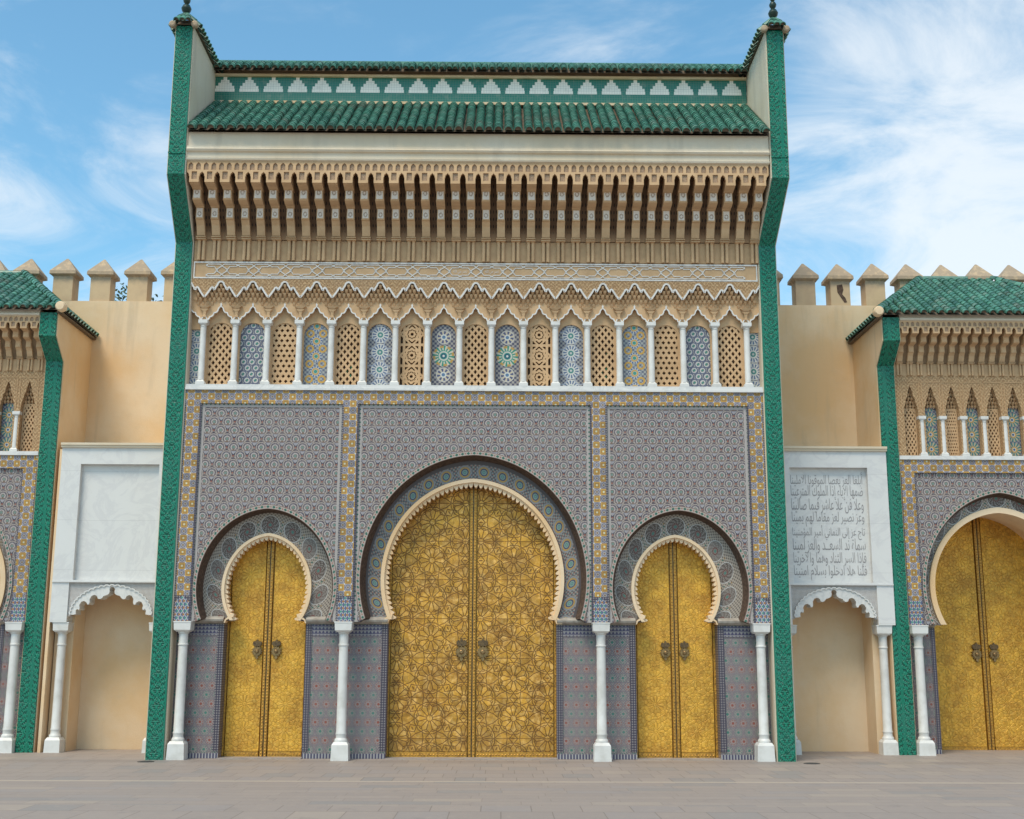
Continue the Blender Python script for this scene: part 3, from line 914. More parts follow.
def cornice(parent, x0, x1, n, yw, zb, s, deco=True):
    """flutes, stepped brackets, pierced band; s=1 for the great gate"""
    P = (x1 - x0) / n
    bw = P * .62
    z = lambda t: zb + t * s
    Y = lambda t: yw - t * s
    # back wall of the slots
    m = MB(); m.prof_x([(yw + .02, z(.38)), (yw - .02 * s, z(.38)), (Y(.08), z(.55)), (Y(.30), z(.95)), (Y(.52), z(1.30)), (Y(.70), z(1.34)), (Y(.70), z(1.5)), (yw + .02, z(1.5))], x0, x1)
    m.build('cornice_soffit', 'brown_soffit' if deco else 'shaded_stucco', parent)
    # plain lower wall behind flutes
    m = MB(); m.box(x0, x1, yw - .0 * s, yw + .03, z(0), z(.37)); m.build('flute_wall', 'flute_ground', parent)
    # bracket
    b = MB(); hw = bw / 2
    def blk(a0, a1, z0, z1, w=1.0, mt=0): b.box(-hw * w, hw * w, Y(a0), Y(a1), z(z0), z(z1), mt)
    b.prof_x([(Y(.03), z(.40)), (Y(.12), z(.42)), (Y(.16), z(.50)), (Y(.19), z(.58)), (Y(.26), z(.655)), (Y(.30), z(.665)), (Y(.03), z(.665))], -hw * .85, hw * .85)
    b.box(-hw * .8, hw * .8, Y(.30), Y(.03), z(.665), z(.87)); b.box(-hw * .62, hw * .62, Y(.308), Y(.29), z(.685), z(.85), 1)
    b.prof_x([(Y(.03), z(.87)), (Y(.31), z(.87)), (Y(.33), z(.885)), (Y(.44), z(.89)), (Y(.53), z(.915)), (Y(.55), z(.93)), (Y(.03), z(.93))], -hw * .92, hw * .92)
    b.box(-hw * .86, hw * .86, Y(.55), Y(.03), z(.93), z(1.10)); b.box(-hw * .68, hw * .68, Y(.558), Y(.54), z(.945), z(1.085), 1)
    b.prof_x([(Y(.03), z(1.10)), (Y(.56), z(1.10)), (Y(.60), z(1.115)), (Y(.74), z(1.125)), (Y(.78), z(1.145)), (Y(.78), z(1.16)), (Y(.03), z(1.16))], -hw, hw)
    b.box(-hw * .98, hw * .98, Y(.76), Y(.03), z(1.16), z(1.30))
    me = b.mesh('bracket', ['tan_stucco', 'carved_white' if deco else 'tan_stucco'])
    # flute pair with capital
    fl = MB()
    for k in (-1, 1): fl.lathe(k * hw * .48, Y(.035), [(hw * .36, z(0)), (hw * .36, z(.35)), (hw * .42, z(.36))], 10)
    fl.box(-hw * 1.0, hw * 1.0, Y(.11), Y(.02), z(.36), z(.375)); fl.box(-hw * .9, hw * .9, Y(.09), Y(.02), z(.375), z(.39)); fl.box(-hw * 1.0, hw * 1.0, Y(.13), Y(.02), z(.39), z(.405))
    fm = fl.mesh('flute', ['tan_stucco'])
    for k in range(n):
        x = x0 + (k + .5) * P
        br = inst('bracket', me, parent, (x, 0, 0)); inst('fluted_shaft', fm, br)
    # pierced band in front
    pl = MB(); y0, y1 = Y(.80), Y(.74)
    for k in range(n):
        x = x0 + (k + .5) * P; h = P / 2; q = P * .19
        za, zt_, top = z(1.135), z(1.30), z(1.515)
        out = [(x - bw / 2, za), (x + bw / 2, za), (x + bw / 2, z(1.24)), (x + bw / 2 + q * .18, z(1.245)), (x + bw / 2 + q * .25, z(1.285)), (x + h - q * .3, z(1.305)), (x + h, z(1.325)),
               (x + h, top), (x - h, top), (x - h, z(1.325)), (x - h + q * .3, z(1.305)), (x - bw / 2 - q * .25, z(1.285)), (x - bw / 2 - q * .18, z(1.245)), (x - bw / 2, z(1.24))]
        def nic(cx): 
            a = P * .155
            return [(cx - a, z(1.355)), (cx + a, z(1.355)), (cx + a, z(1.445)), (cx + a * .6, z(1.47)), (cx, z(1.49)), (cx - a * .6, z(1.47)), (cx - a, z(1.445))]
        a = P * .17
        pl.plate(out, y0, y1, [nic(x - P * .25), nic(x + P * .25), [(x - a, z(1.185)), (x + a, z(1.185)), (x + a, z(1.325)), (x - a, z(1.325))]], back=False)
    pl.build('pierced_band', 'tan_stucco', parent)
    bk = MB(); bk.box(x0, x1, Y(.775), Y(.70), z(1.34), z(1.51))
    for k in range(n):
        x = x0 + (k + .5) * P; bk.box(x - bw / 2 + .002, x + bw / 2 - .002, Y(.775), Y(.765), z(1.165), z(1.338))
    bk.build('band_ground', 'band_stucco', parent)

def pilaster(parent, xa, xb, prof, back, lean=0.0):
    """prof: front line (y,z) from foot to top; green tile face in front of a plaster fin"""
    fin = MB(); pts = [(y + .03, z) for y, z in prof] + [(back, prof[-1][1]), (back, 0)]
    fin.prof_x(pts, xa, xb)
    sh = lambda v: [(x + lean * min(1, max(0, (z - 8.72) / .94)), y, z) for x, y, z in v]
    fin.v = sh(fin.v); f = fin.build('fin_wall', 'white_plaster' , parent)
    gm = MB()
    for k in range(len(prof) - 1):
        (ya, za), (yb, zb) = prof[k], prof[k + 1]
        gm.prof_x([(ya, za), (yb, zb), (yb + .03, zb), (ya + .03, za)], xa + .018, xb - .018)
    gm.v = sh(gm.v)
    return gm.build('pilaster', 'green_carved_tile', parent)

# multifoil curves (t 0..1 from column to crown, h 0..1)
UP = [(0, 0), (.10, .12), (.22, .30), (.34, .50), (.40, .62), (.47, .67), (.54, .62), (.58, .48), (.62, .50), (.70, .68), (.78, .80), (.84, .96), (.92, 1.03), (1, 1.05)]
LO = [(.10, 0), (.20, .05), (.29, .17), (.32, .28), (.40, .30), (.50, .38), (.56, .50), (.58, .60), (.66, .60), (.76, .66), (.82, .78), (.85, .92), (1, 1.10)]
def foil(tbl, xa, xb, zl, zh):
    c = (xa + xb) / 2; h = (xb - xa) / 2
    L = [(xa + t * h, zl + v * (zh - zl)) for t, v in tbl]
    Rr = [(2 * c - x, z) for x, z in L[:-1]][::-1]
    return L + Rr

def set_back(t, y0, y1):
    k = (y1 + 20.73) / (y0 + 20.73)
    t.location = (.47 + (t.location.x - .47) * k, y1, 1.6 * (1 - k)); t.scale = (k, k, k)
# ================================================================ the great gate
gate = thing('palace_gate', 'tall central gatehouse with three brass doors, mosaic walls and green tiled roof', 'gatehouse')
HW = 4.93
HE = 5.02     # the projecting upper storey reaches a little farther on the right
# core masses
m = MB(); m.box(-HW, HW, .72, 1.9, 0, 8.3); m.box(-HW, HW, .3, .72, 5.0, 6.05)
m.box(-HW, HW, .26, .72, 6.05, 8.39); m.box(-HW, HW, .22, 1.9, 8.39, 9.9); m.box(-HW, HE, .965, 1.9, 9.9, 12.56)
m.build('core_wall', 'tan_stucco', gate)

# zellige front with three horseshoe openings
BAYS = [(-3.45, 2.255, 4.655, 1.13, 1.31, 2.755, .52), (3.45, 2.255, 4.655, 1.13, 1.31, 2.755, .52), (0, -1.965, 1.965, 1.88, 2.07, 2.92, .66)]
# (centre, xin, xout, half, apex, cz, foot)
for ci, (cx, a, b, half, apex, cz, foot) in enumerate(BAYS):
    xa, xb = (cx - 1.2, cx + 1.2) if ci < 2 else (a, b)
    arc = archpts(cx, cz, half, apex, foot, 64)
    z0 = 2.2
    outl = [(xa, z0), (xa, 5.86), (xb, 5.86), (xb, z0)] + [(cx + min(half * .99, xb - cx - .01), z0)] + arc[::-1] + [(cx - min(half * .99, xb - cx - .01), z0)]
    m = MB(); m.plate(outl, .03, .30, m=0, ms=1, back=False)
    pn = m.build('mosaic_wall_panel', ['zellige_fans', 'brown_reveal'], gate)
    # white-green fillet round the panel, and round the arch
    f = MB(); w_ = .055
    f.plate([(xa + .002, z0), (xa + .002, 5.858), (xb - .002, 5.858), (xb - .002, z0), (xb - w_, z0), (xb - w_, 5.858 - w_), (xa + w_, 5.858 - w_), (xa + w_, z0)], .024, .03)
    f.build('panel_fillet', 'zellige_fillet', pn)
    arc2 = archpts(cx, cz, half + .07, apex + .075, foot + .0, 64)
    arc2[0] = (arc[0][0] - .10, arc2[0][1] - .04); arc2[-1] = (arc[-1][0] + .10, arc2[-1][1] - .04)
    f = MB(); f.strip(arc2, arc, .012, .032); f.build('arch_rim', 'zellige_rim', pn)
    # recessed ring of rosettes
    if ci < 2: ih, ia = .75, .924
    else: ih, ia = 1.54, 1.70
    sp_ = .05 if ci < 2 else .07
    A = archpts(cx, cz, half - sp_, apex - sp_ * .7, foot + .0, 64)
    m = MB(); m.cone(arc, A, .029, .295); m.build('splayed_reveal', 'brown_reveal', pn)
    A = archpts(cx, cz, half - sp_ + .004, apex - sp_ * .7 + .004, foot + .02, 64); B = archpts({3.45: 3.40}.get(cx, cx), cz, ih - .04, ia - .04, foot + .02, 64)
    m = MB(); m.strip(A, B, .292, .36)
    m.build('rosette_ring', 'zellige_disc_ring' if ci < 2 else 'zellige_rosette_ring', gate)
    # scalloped stucco moulding
    rx = cx; cx = {-3.45: -3.46, 3.45: 3.40}.get(cx, -.015)
    n = 330 if ci < 2 else 660; lobes = 44 if ci < 2 else 72; td = .068 if ci < 2 else .082
    O = archpts(cx, cz, ih, ia, foot + .01, n // 2, .45); mw_ = .048 if ci < 2 else .062; I0 = archpts(cx, cz, ih - mw_, ia - mw_, foot + .01, n // 2, .45)
    N_ = len(O)
    I = []
    for k in range(N_):
        t = k / (N_ - 1) * lobes
        q = max(0., abs(sin(pi * t)) - .0) ** .6
        ox, oz = O[k]; ix, iz = I0[k]; l = math.hypot(ix - ox, iz - oz); ux, uz = (ix - ox) / l, (iz - oz) / l
        I.append((ix + ux * td * q, iz + uz * td * q))
    m = MB(); m.strip(O, I0, .22, .42); m.strip(I0, I, .26, .42)
    ml = m.build('scalloped_moulding', 'cream_plaster', gate)
    # feet of the moulding and impost ledge
    for sg in (-1, 1):
        ft = MB()
        fx = cx + sg * (abs(O[0][0] - cx)); ix = cx + sg * (abs(I0[0][0] - cx) - .01)
        jx = cx + sg * ((.68 if ci < 2 else 1.42) - .012)
        p = [(ix - sg * .0, 2.33), (ix + sg * .015, 2.28), (jx - sg * .02, 2.23), (jx, 2.18), (fx + sg * .10, 2.18), (fx + sg * .08, 2.24), (fx + sg * .02, 2.29), (fx + sg * .01, 2.33)]
        if sg < 0: p = p[::-1]
        ft.plate(p, .225, .42)
        ft.build('moulding_foot', 'cream_plaster', ml)

# border strips
m = MB()
m.box(-HW, HW, -.012, .05, 5.86, 6.09)
m.build('border_band', 'zellige_border', gate)
for x in (-2.11, 2.11, -4.79, 4.79):
    m = MB(); m.box(x - .115, x + .115, -.012, .05, 2.62, 5.86); s_ = m.build('border_strip', 'zellige_border', gate)
    e = MB()
    for sg in (-1, 1): e.box(x + sg * .13 - .015, x + sg * .13 + .015, -.008, .05, 2.2, 5.86)
    e.build('strip_edge', 'zellige_blue_edge', s_)
    e = MB(); e.plate([(x - .115, 2.2), (x + .115, 2.2), (x + .115, 2.52), (x, 2.618), (x - .115, 2.52)], -.012, .3); e.build('pier_tile', 'zellige_pier', s_)
    e = MB(); e.plate([(x - .115, 2.52), (x, 2.618), (x + .115, 2.52), (x + .115, 2.62), (x - .115, 2.62)], -.010, .04); e.build('pier_spandrel', 'zellige_blue_edge', s_)
    column(gate, x + (.03 if x < -3 else -.03 if x > 3 else 0), .08 if abs(x) > 3 else -.02)

# dado piers with the door jambs
for xa, xb, sides in ((-4.93, -4.15, (0, 1)), (-2.78, -1.42, (1, 1)), (1.40, 2.71, (1, 1)), (4.09, 4.93, (1, 0))):
    m = MB(); m.box(xa, xb, .30, .72, 0, 2.17); p = m.build('dado_pier', 'zellige_stars', gate)
    m = MB(); m.box(xa, xb, .288, .31, 0.002, .08); m.build('skirting_tile', 'zellige_bars', p)
    m = MB(); m.box(xa, xb, .290, .31, 1.98, 2.16); m.build('dado_frieze', 'zellige_frieze', p)
    if sides[0]: m = MB(); m.box(xa - .004, xa + .10, .286, .55, .12, 2.168); m.build('jamb_edging', 'zellige_blue_edge', p)
    if sides[1]: m = MB(); m.box(xb - .10, xb + .004, .286, .55, .12, 2.168); m.build('jamb_edging', 'zellige_blue_edge', p)
    m = MB(); m.prof_x([(.42, 2.172), (.26, 2.172), (.20, 2.21), (.19, 2.24), (.28, 2.285), (.31, 2.30), (.42, 2.30)], xa, xb); m.build('impost_ledge', 'impost_stone', p)
m = MB(); m.box(-HW, HW, .42, .72, 2.3, 5.0)
# (kept behind the rings only: cut as three plates with door-shaped holes)
cut = []
for ci, (cx, a, b, half, apex, cz, foot) in enumerate(sorted(BAYS)):
    ih, ia = (.70, .87) if abs(cx) > 1 else (1.47, 1.63)
    cut.append(archpts({3.45: 3.40}.get(cx, cx), cz, ih, ia, cz - 2.3 - .001, 24))
outl = [(-HW, 2.3)]
for c_ in cut: outl += c_
outl += [(HW, 2.3), (HW, 5.0), (-HW, 5.0)]
m = MB(); m.plate(outl, .42, .72, m=0, ms=0); m.build('inner_wall', 'tan_stucco', gate)

door(gate, -3.465, .56, .70, 3.62, 'brass_chased', 1.72, .85, .16)
door(gate, 3.40, .56, .70, 3.62, 'brass_chased', 1.72, .85, .16)
door(gate, -.015, .56, 1.43, 4.5, 'brass_star_strapwork', 1.72, 1.0, .18)
m = MB()
for xa, xb in ((-4.15, -2.78), (-1.42, 1.40), (2.71, 4.09)): m.box(xa, xb, .18, .56, 0, .012)
m.build('threshold', 'threshold_stone', gate)

# colonnade
m = MB(); m.box(-HW, HW, -.05, .26, 6.092, 6.13); m.box(-HW, HW, -.03, .26, 6.13, 6.19); m.build('sill', 'white_marble', gate)
BP = .5525; NB = 17; XL = -NB * BP / 2
m = colonnette(None, 0, 0, 6.19, 7.33); cme = m.mesh('colonnette', ['column_marble'])
cme.polygons.foreach_set('use_smooth', [True] * len(cme.polygons)); cme.set_sharp_from_angle(angle=R(30))
for k in range(NB + 1): inst('colonnette', cme, gate, (XL + k * BP, .035, 0))
seq = ['diamond', 'A', 'dots', 'B', 'diamond', 'C', 'star', 'D', 'diamond', 'D', 'star', 'C', 'diamond', 'B', 'dots', 'A', 'diamond']
rg = random.Random(5)
for k, s_ in enumerate(seq):
    x = XL + (k + .5) * BP
    if len(s_) == 1:
        tilewin(gate, s_, x, .19, 6.20, .44, 1.13)
    else:
        l = lattice(gate, s_, x, .17, 6.20, .44, 1.13)
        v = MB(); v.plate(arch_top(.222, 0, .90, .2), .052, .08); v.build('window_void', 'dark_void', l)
        if k in (4, 12):
            gl = MB()
            for (a, b) in ((.05, .20), (.06, .36), (-.02, .27), (.08, .62), (.02, .64)): gl.box(a - .012, a + .012, .040, .05, b - .03, b + .03)
            gl.build('coloured_glass', 'glass_green', l)
for sg in (-1, 1):
    v = MB(); v.plate([(-.1, 0), (.1, 0), (.1, 1.13), (-.1, 1.13)], 0, .03); v.build('mosaic_panel', 'window_mosaic_C', gate, (sg * (HW - .1), .19, 6.2))
# wall framing the windows, scooped arches
m = MB()
edges = []
holes = []
for k in range(NB):
    x = XL + (k + .5) * BP; hole = [(x + p[0], p[1]) for p in arch_top(.215, 6.205, 7.11, .215, 12)]
    m.plate([(x - BP / 2, 6.19), (x + BP / 2, 6.19), (x + BP / 2, 7.75), (x - BP / 2, 7.75)], .155, .20, [hole], back=False)
m.box(-HW, XL - .0, .155, .18, 7.2, 7.75); m.box(-XL, HW, .155, .18, 7.2, 7.75)
m.build('window_wall', 'tan_stucco', gate)
# lower arches
low = MB(); wl = MB()
def half_bay_edges(): return [(XL - BP, XL)] + [(XL + k * BP, XL + (k + 1) * BP) for k in range(NB)] + [(-XL, -XL + BP)]
for (a, b) in half_bay_edges():
    c = foil(LO, a, b, 7.335, 7.575)
    c = [p for p in c if -HW <= p[0] <= HW]
    if not c: continue
    a2, b2 = max(a, -HW), min(b, HW)
    low.plate([(a2, c[0][1])] + c + [(b2, c[-1][1]), (b2, 7.70), (a2, 7.70)] if (a2 == a and b2 == b) else ([(a2, c[0][1])] + c[1:] + [(b2, 7.335), (b2, 7.70), (a2, 7.70)] if b2 == b else [(a2, 7.335)] + c + [(b2, c[-1][1] + .002), (b2, 7.70), (a2, 7.70)]), .075, .155, back=False)
    wl.ribbon(c, .022, .055, .085)
    if a2 == a and b2 == b:
        mid = (a + b) / 2; wl.plate([(mid - .01, 7.60), (mid + .01, 7.60), (mid + .018, 7.63), (mid, 7.66), (mid - .018, 7.63)], .058, .08)
for k in range(NB + 1):
    x = XL + k * BP; wl.ribbon([(x + .05 * cos(pi * q / 8), 7.335 + .075 * sin(pi * q / 8)) for q in range(9)], .018, .05, .08)
lw = low.build('lobed_arches', 'tan_stucco', gate)
wl.build('arch_outline', 'white_stucco', lw)
# muqarnas tiers
mq = MB()
def mcell(x, z, w, h, y, d):
    """one stalactite: a faceted drop hanging in front of y"""
    i = len(mq.v)
    top = [(-w, 0), (-w * .55, -d * .8), (w * .55, -d * .8), (w, 0)]
    mq.v.extend([(x + a, y + b, z + h) for a, b in top]); mq.v.extend([(x + a * .95, y + b * .75, z + h * .55) for a, b in top]); mq.v.extend([(x + a * .25, y + b * .1, z) for a, b in top])
    for r_ in (0, 4):
        for q in range(3): mq.face((i + r_ + q + 4, i + r_ + q + 5, i + r_ + q + 1, i + r_ + q))
    mq.face((i, i + 1, i + 2, i + 3)); mq.face((i + 11, i + 10, i + 9, i + 8))
for k in range(NB + 2):
    c0 = XL + (k - .5) * BP
    for t, (z, h, y, cnt, off) in enumerate(((7.58, .085, .075, 7, 0), (7.655, .085, .05, 7, .5), (7.735, .085, .025, 7, 0), (7.815, .08, .012, 7, .5), (7.89, .08, .0, 7, 0))):
        for j in range(cnt):
            x = c0 - BP / 2 + (j + off) * BP / cnt + BP / cnt / 2 * 1
            if abs(x) > HW - .04: continue
            dcol = abs(((x - XL) / BP + .5) % 1 - .5)      # 0 at a column
            if t == 0 and dcol > .28: continue
            
            mcell(x, z, BP / cnt * .46, h, y + .035, .07 + .02 * (j % 2))
for k in range(NB + 1):
    x = XL + k * BP; mq.frus(x, .06, 7.44, 7.5, .02, .02, .03, .03); mq.frus(x, .055, 7.5, 7.54, .03, .03, .07, .04); mq.frus(x, .06, 7.40, 7.44, .035, .02, .02, .02); mq.frus(x, .05, 7.55, 7.59, .04, .03, .10, .05)
mq.box(-HW, HW, .07, .16, 7.70, 8.05)
mq.build('stalactite_vaulting', 'tan_stucco', gate)
# upper apron with zigzag edge
up = MB(); wl = MB()
for (a, b) in half_bay_edges():
    full = foil(UP, a, b, 7.735, 8.0)
    c = [p for p in full if -HW <= p[0] <= HW]
    if a < -HW: poly = [(-HW, 7.95)] + c
    elif b > HW: poly = c + [(HW, 7.95)]
    else: poly = c
    up.plate(poly + [(poly[-1][0], 8.065), (poly[0][0], 8.065)], -.022, .0, back=True)
    wl.ribbon(poly, .03, -.04, -.018)
ap = up.build('carved_apron', 'carved_stucco', gate); wl.build('apron_outline', 'white_stucco', ap)
# strapwork frieze
m = MB(); m.box(-HW, HW, -.0, .22, 8.065, 8.39); fz = m.build('strapwork_frieze', 'tan_stucco', gate)
m = MB(); zc = 8.225
for z in (8.085, 8.365): m.ribbon([(-HW + .02, z), (HW - .02, z)], .024, -.024, .004)
for sg in (-1, 1): m.ribbon([(sg * (HW - .03), 8.09), (sg * (HW - .03), 8.36)], .02, -.022, .004)
for k in range(NB):
    x = XL + (k + .5) * BP; h = BP / 2
    for s2 in (-1, 1):
        Z = lambda v: zc + s2 * v
        m.ribbon([(x - h, Z(.075)), (x - h + .03, Z(.108)), (x - .035, Z(.108)), (x, Z(.075)), (x + .06, Z(.035)), (x + .105, Z(0.0))], .015, -.018, .004)
        m.ribbon([(x + h, Z(.075)), (x + h - .03, Z(.108)), (x + .035, Z(.108)), (x, Z(.075)), (x - .06, Z(.035)), (x - .105, Z(0.0))], .015, -.016, .004)
        m.ribbon([(x - h, Z(.108)), (x - h + .03, Z(.066)), (x - .135, Z(.066)), (x - .11, Z(.03)), (x - .07, Z(0))], .013, -.014, .004)
        m.ribbon([(x + h, Z(.108)), (x + h - .03, Z(.066)), (x + .135, Z(.066)), (x + .11, Z(.03)), (x + .07, Z(0))], .013, -.014, .004)
m.build('strapwork', 'white_stucco', fz)

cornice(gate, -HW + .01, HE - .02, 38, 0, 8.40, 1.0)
# white eaves board with mouldings
m = MB()
m.prof_x([(1.0, 9.916), (-.80, 9.916), (-.83, 9.93), (-.84, 9.96), (-.81, 9.975), (-.81, 10.07), (-.85, 10.08), (-.87, 10.11), (-.84, 10.14), (-.84, 10.17), (-.80, 10.18), (-.80, 10.44), (1.0, 10.44)], -HW, HE)
m.build('eaves_board', 'white_plaster', gate)
# roof
rows = []
nr = 59
for k in range(nr):
    x = -4.85 + 9.79 * k / (nr - 1); rows.append(((x, -.96, 10.425), (x, .84, 11.73)))
tiles(gate, 'roof', rows, .073, .125, bed=((-HW, -.91, 10.43), (HE, -.91, 10.43), (HE, .95, 11.745), (-HW, .95, 11.745)))
m = MB(); m.box(-HW, HE, .86, .95, 11.80, 12.28); m.build('stepped_tile_band', 'stepped_tile', gate)
m = MB(); m.box(-HW, HE, .83, .95, 11.75, 11.80); m.box(-HW, HE, .80, .96, 12.28, 12.325); m.build('band_trim', 'cream_plaster', gate)
rows = []
nr = 74
for k in range(nr):
    x = -4.87 + 9.83 * k / (nr - 1); rows.append(((x, .62, 12.335), (x, .98, 12.62)))
tiles(gate, 'ridge_roof', rows, .060, .12, bed=((-HW, .68, 12.33), (HE, .68, 12.33), (HE, 1.0, 12.60), (-HW, 1.0, 12.60)))
m = MB(); 
for k in range(48):
    x = -HW + k * 2 * HW / 48; m.lathe(1.0, 12.62, [(.052, x), (.062, x + .02), (.052, x + 2 * HW / 48)], 10, axis='z') if False else None
m.box(-HW, HE, .95, 1.12, 12.52, 12.67); m.build('ridge_capping', 'green_roof_tile', gate)

PROF = [(-.06, 0), (-.06, 8.72), (-.86, 9.66), (-.86, 12.38)]
for sg in (-1, 1):
    xa, xb = sorted((sg * HW, sg * 5.25))
    p = pilaster(gate, xa, xb, PROF, 3.4, .10 if sg > 0 else 0)
    if sg > 0: xa += .10; xb += .10
    # collar line
    m = MB(); m.box(xa + .012, xb - .012, -.872, -.86, 10.02, 10.05); m.build('collar', 'green_carved_tile', p)
    # little roof running back over the fin
    xm = (xa + xb) / 2
    rows = []
    for k in range(30):
        y = -.80 + k * .14
        for s2 in (-1, 1): rows.append(((xm + s2 * .25, y, 12.38), (xm + s2 * .02, y, 12.60)))
    rows += [((xm + q, -1.02, 12.38), (xm + q * .2, -.80, 12.60)) for q in (-.1, .0, .1)]
    rf = tiles(gate, 'fin_roof', rows, .058, .13, bed=((xm - .2, -.9, 12.40), (xm + .2, -.9, 12.40), (xm + .2, 3.4, 12.40), (xm - .2, 3.4, 12.40)))
    m = MB(); m.prof_x([(-.86, 12.40), (-.80, 12.52), (3.4, 12.52), (3.4, 12.40)], xm - .12, xm + .12); m.build('fin_roof_core', 'roof_bed', rf)
    for s2 in (-1, 1):
        m = MB(); m.lathe(xm + s2 * .19, 12.385, [(.03, -.955), (.05, -.95), (.058, -.94), (.058, -.86)], 18, axis='y'); m.build('end_boss', 'weathered_plaster', rf, smooth=True)
    m = MB()
    zf = 12.56
    m.lathe(xm, -.80, [(.05, zf), (.055, zf + .06), (.03, zf + .08), (.075, zf + .13), (.088, zf + .18), (.06, zf + .24), (.025, zf + .26), (.055, zf + .30), (.065, zf + .34), (.045, zf + .385), (.02, zf + .40), (.04, zf + .43), (.045, zf + .46), (.03, zf + .49), (.012, zf + .51), (.010, zf + .60)], 16)
    m.build('finial', 'finial_glaze', rf, smooth=True)

# ================================================================ side gates
def side_gate(X0, label):
    t = thing('side_gate', label, 'gatehouse', (X0, .9, 0), 'lower gatehouses flanking the great gate')
    W = 1.75   # half width between pilasters
    # local: y=0 is the wall front
    m = MB(); m.box(-W, W, 1.4, 1.7, 0, 7.5); m.box(-W, W, .2, 1.4, 5.0, 7.5); m.build('core_wall', 'tan_stucco', t)
    half, apex, cz, foot = 1.40, 1.66, 2.85, .62
    arc = archpts(0, cz, half, apex, foot, 64, .35); z0 = 2.2
    outl = [(-1.49, z0), (-1.49, 4.86), (1.49, 4.86), (1.49, z0), (half * .99, z0)] + arc[::-1] + [(-half * .99, z0)]
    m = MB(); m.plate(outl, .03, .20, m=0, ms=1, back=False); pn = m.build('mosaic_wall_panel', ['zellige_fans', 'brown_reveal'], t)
    arc2 = archpts(0, cz, half + .06, apex + .065, foot, 64, .35); f = MB(); f.strip(arc2, arc, .012, .032); f.build('arch_rim', 'zellige_rim', pn)
    A = archpts(0, cz, half - .05, apex - .05, foot, 64, .35)
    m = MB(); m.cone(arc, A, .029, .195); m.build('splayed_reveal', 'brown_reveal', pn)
    A = archpts(0, cz, half - .045, apex - .045, foot + .02, 64, .35); B = archpts(0, cz, 1.27, 1.40, foot + .02, 64, .35)
    m = MB(); m.strip(A, B, .192, .26); m.build('rosette_ring', 'zellige_disc_ring', t)
    O = archpts(0, cz, 1.29, 1.42, foot + .01, 64, .4); I = archpts(0, cz, 1.20, 1.32, foot + .01, 64, .4)
    m = MB(); m.strip(O, I, .14, .80); m.build('arch_moulding', 'cream_plaster', t)
    m = MB(); m.plate([(-W, 2.3)] + archpts(0, cz, 1.24, 1.37, cz - 2.301, 24, .4) + [(W, 2.3), (W, 5.0), (-W, 5.0)], .26, 1.4); m.build('inner_wall', 'cream_plaster', t)
    m = MB(); m.box(-W, W, -.012, .05, 4.86, 5.09); m.build('border_band', 'zellige_border', t)
    for sg in (-1, 1):
        x = sg * 1.615
        m = MB(); m.box(x - .115, x + .115, -.012, .05, 2.62, 4.86); s_ = m.build('border_strip', 'zellige_border', t)
        m = MB(); m.plate([(x - .115, 2.2), (x + .115, 2.2), (x + .115, 2.62), (x - .115, 2.62)], -.012, .2); m.build('pier_tile', 'zellige_pier', s_)
        m = MB(); m.box(x - .135, x - .115, -.008, .05, 2.2, 4.86); m.box(x + .115, x + .135, -.008, .05, 2.2, 4.86); m.build('strip_edge', 'zellige_blue_edge', s_)
        column(t, sg * 1.62, -.05)
        xa, xb = sorted((sg * 1.25, sg * W))
        m = MB(); m.box(xa, xb, .20, 1.4, 0, 2.17); p = m.build('dado_pier', 'zellige_stars', t)
        m = MB(); m.box(xa, xb, .188, .20, 0, .12); m.build('skirting_tile', 'zellige_bars', p)
        m = MB(); j = sg * 1.25; a_, b_ = sorted((j - sg * .004, j + sg * .07)); m.box(a_, b_, .186, 1.15, .12, 2.168); m.build('jamb_edging', 'zellige_blue_edge', p)
        m = MB(); m.prof_x([(.42, 2.172), (.16, 2.172), (.10, 2.21), (.09, 2.24), (.18, 2.285), (.2, 2.30), (.42, 2.30)], xa, xb); m.build('impost_ledge', 'impost_stone', p)
    door(t, 0, 1.22, 1.28, 4.25, 'brass_chased', 1.72, .9, .16)
    # window arcade
    m = MB(); m.box(-W, W, -.04, .2, 5.092, 5.16); m.build('sill', 'white_marble', t)
    bp = .371
    cm_ = colonnette(None, 0, 0, 5.16, 5.88, .85).mesh('colonnette', ['column_marble'])
    cm_.polygons.foreach_set('use_smooth', [True] * len(cm_.polygons)); cm_.set_sharp_from_angle(angle=R(30))
    for k in range(8): inst('colonnette', cm_, t, ((k - 3.5) * bp, .03, 0))
    for k in range(-4, 5):
        if k % 2 == 0: 
            l = lattice(t, 'hex' if k % 4 else 'diamond', k * bp, .13, 5.165, .25, .88)
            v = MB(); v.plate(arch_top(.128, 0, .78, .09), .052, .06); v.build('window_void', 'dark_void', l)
        else: tilewin(t, 'E', k * bp, .14, 5.165, .25, .88)
    m = MB()
    wl = MB()
    for k in range(-4, 5):
        x = k * bp; a = .125
        hole = [(x - a, 5.17), (x + a, 5.17), (x + a, 5.95), (x + a * .92, 6.05), (x + a * .72, 6.12), (x + a * .66, 6.18), (x + a * .42, 6.24), (x + a * .36, 6.30), (x + .02, 6.38), (x, 6.43), (x - .02, 6.38), (x - a * .36, 6.30), (x - a * .42, 6.24), (x - a * .66, 6.18), (x - a * .72, 6.12), (x - a * .92, 6.05), (x - a, 5.95)]
        xl = -W if k == -4 else x - bp / 2; xr = W if k == 4 else x + bp / 2
        m.plate([(xl, 5.16), (xr, 5.16), (xr, 6.62), (xl, 6.62)], .0, .12, [hole], back=False)
        for xx in (x - bp / 2 + .025, x + bp / 2 - .025):
            if abs(xx) < W - .02: wl.ribbon([(xx, 5.95), (xx, 6.50)], .008, -.010, .002)
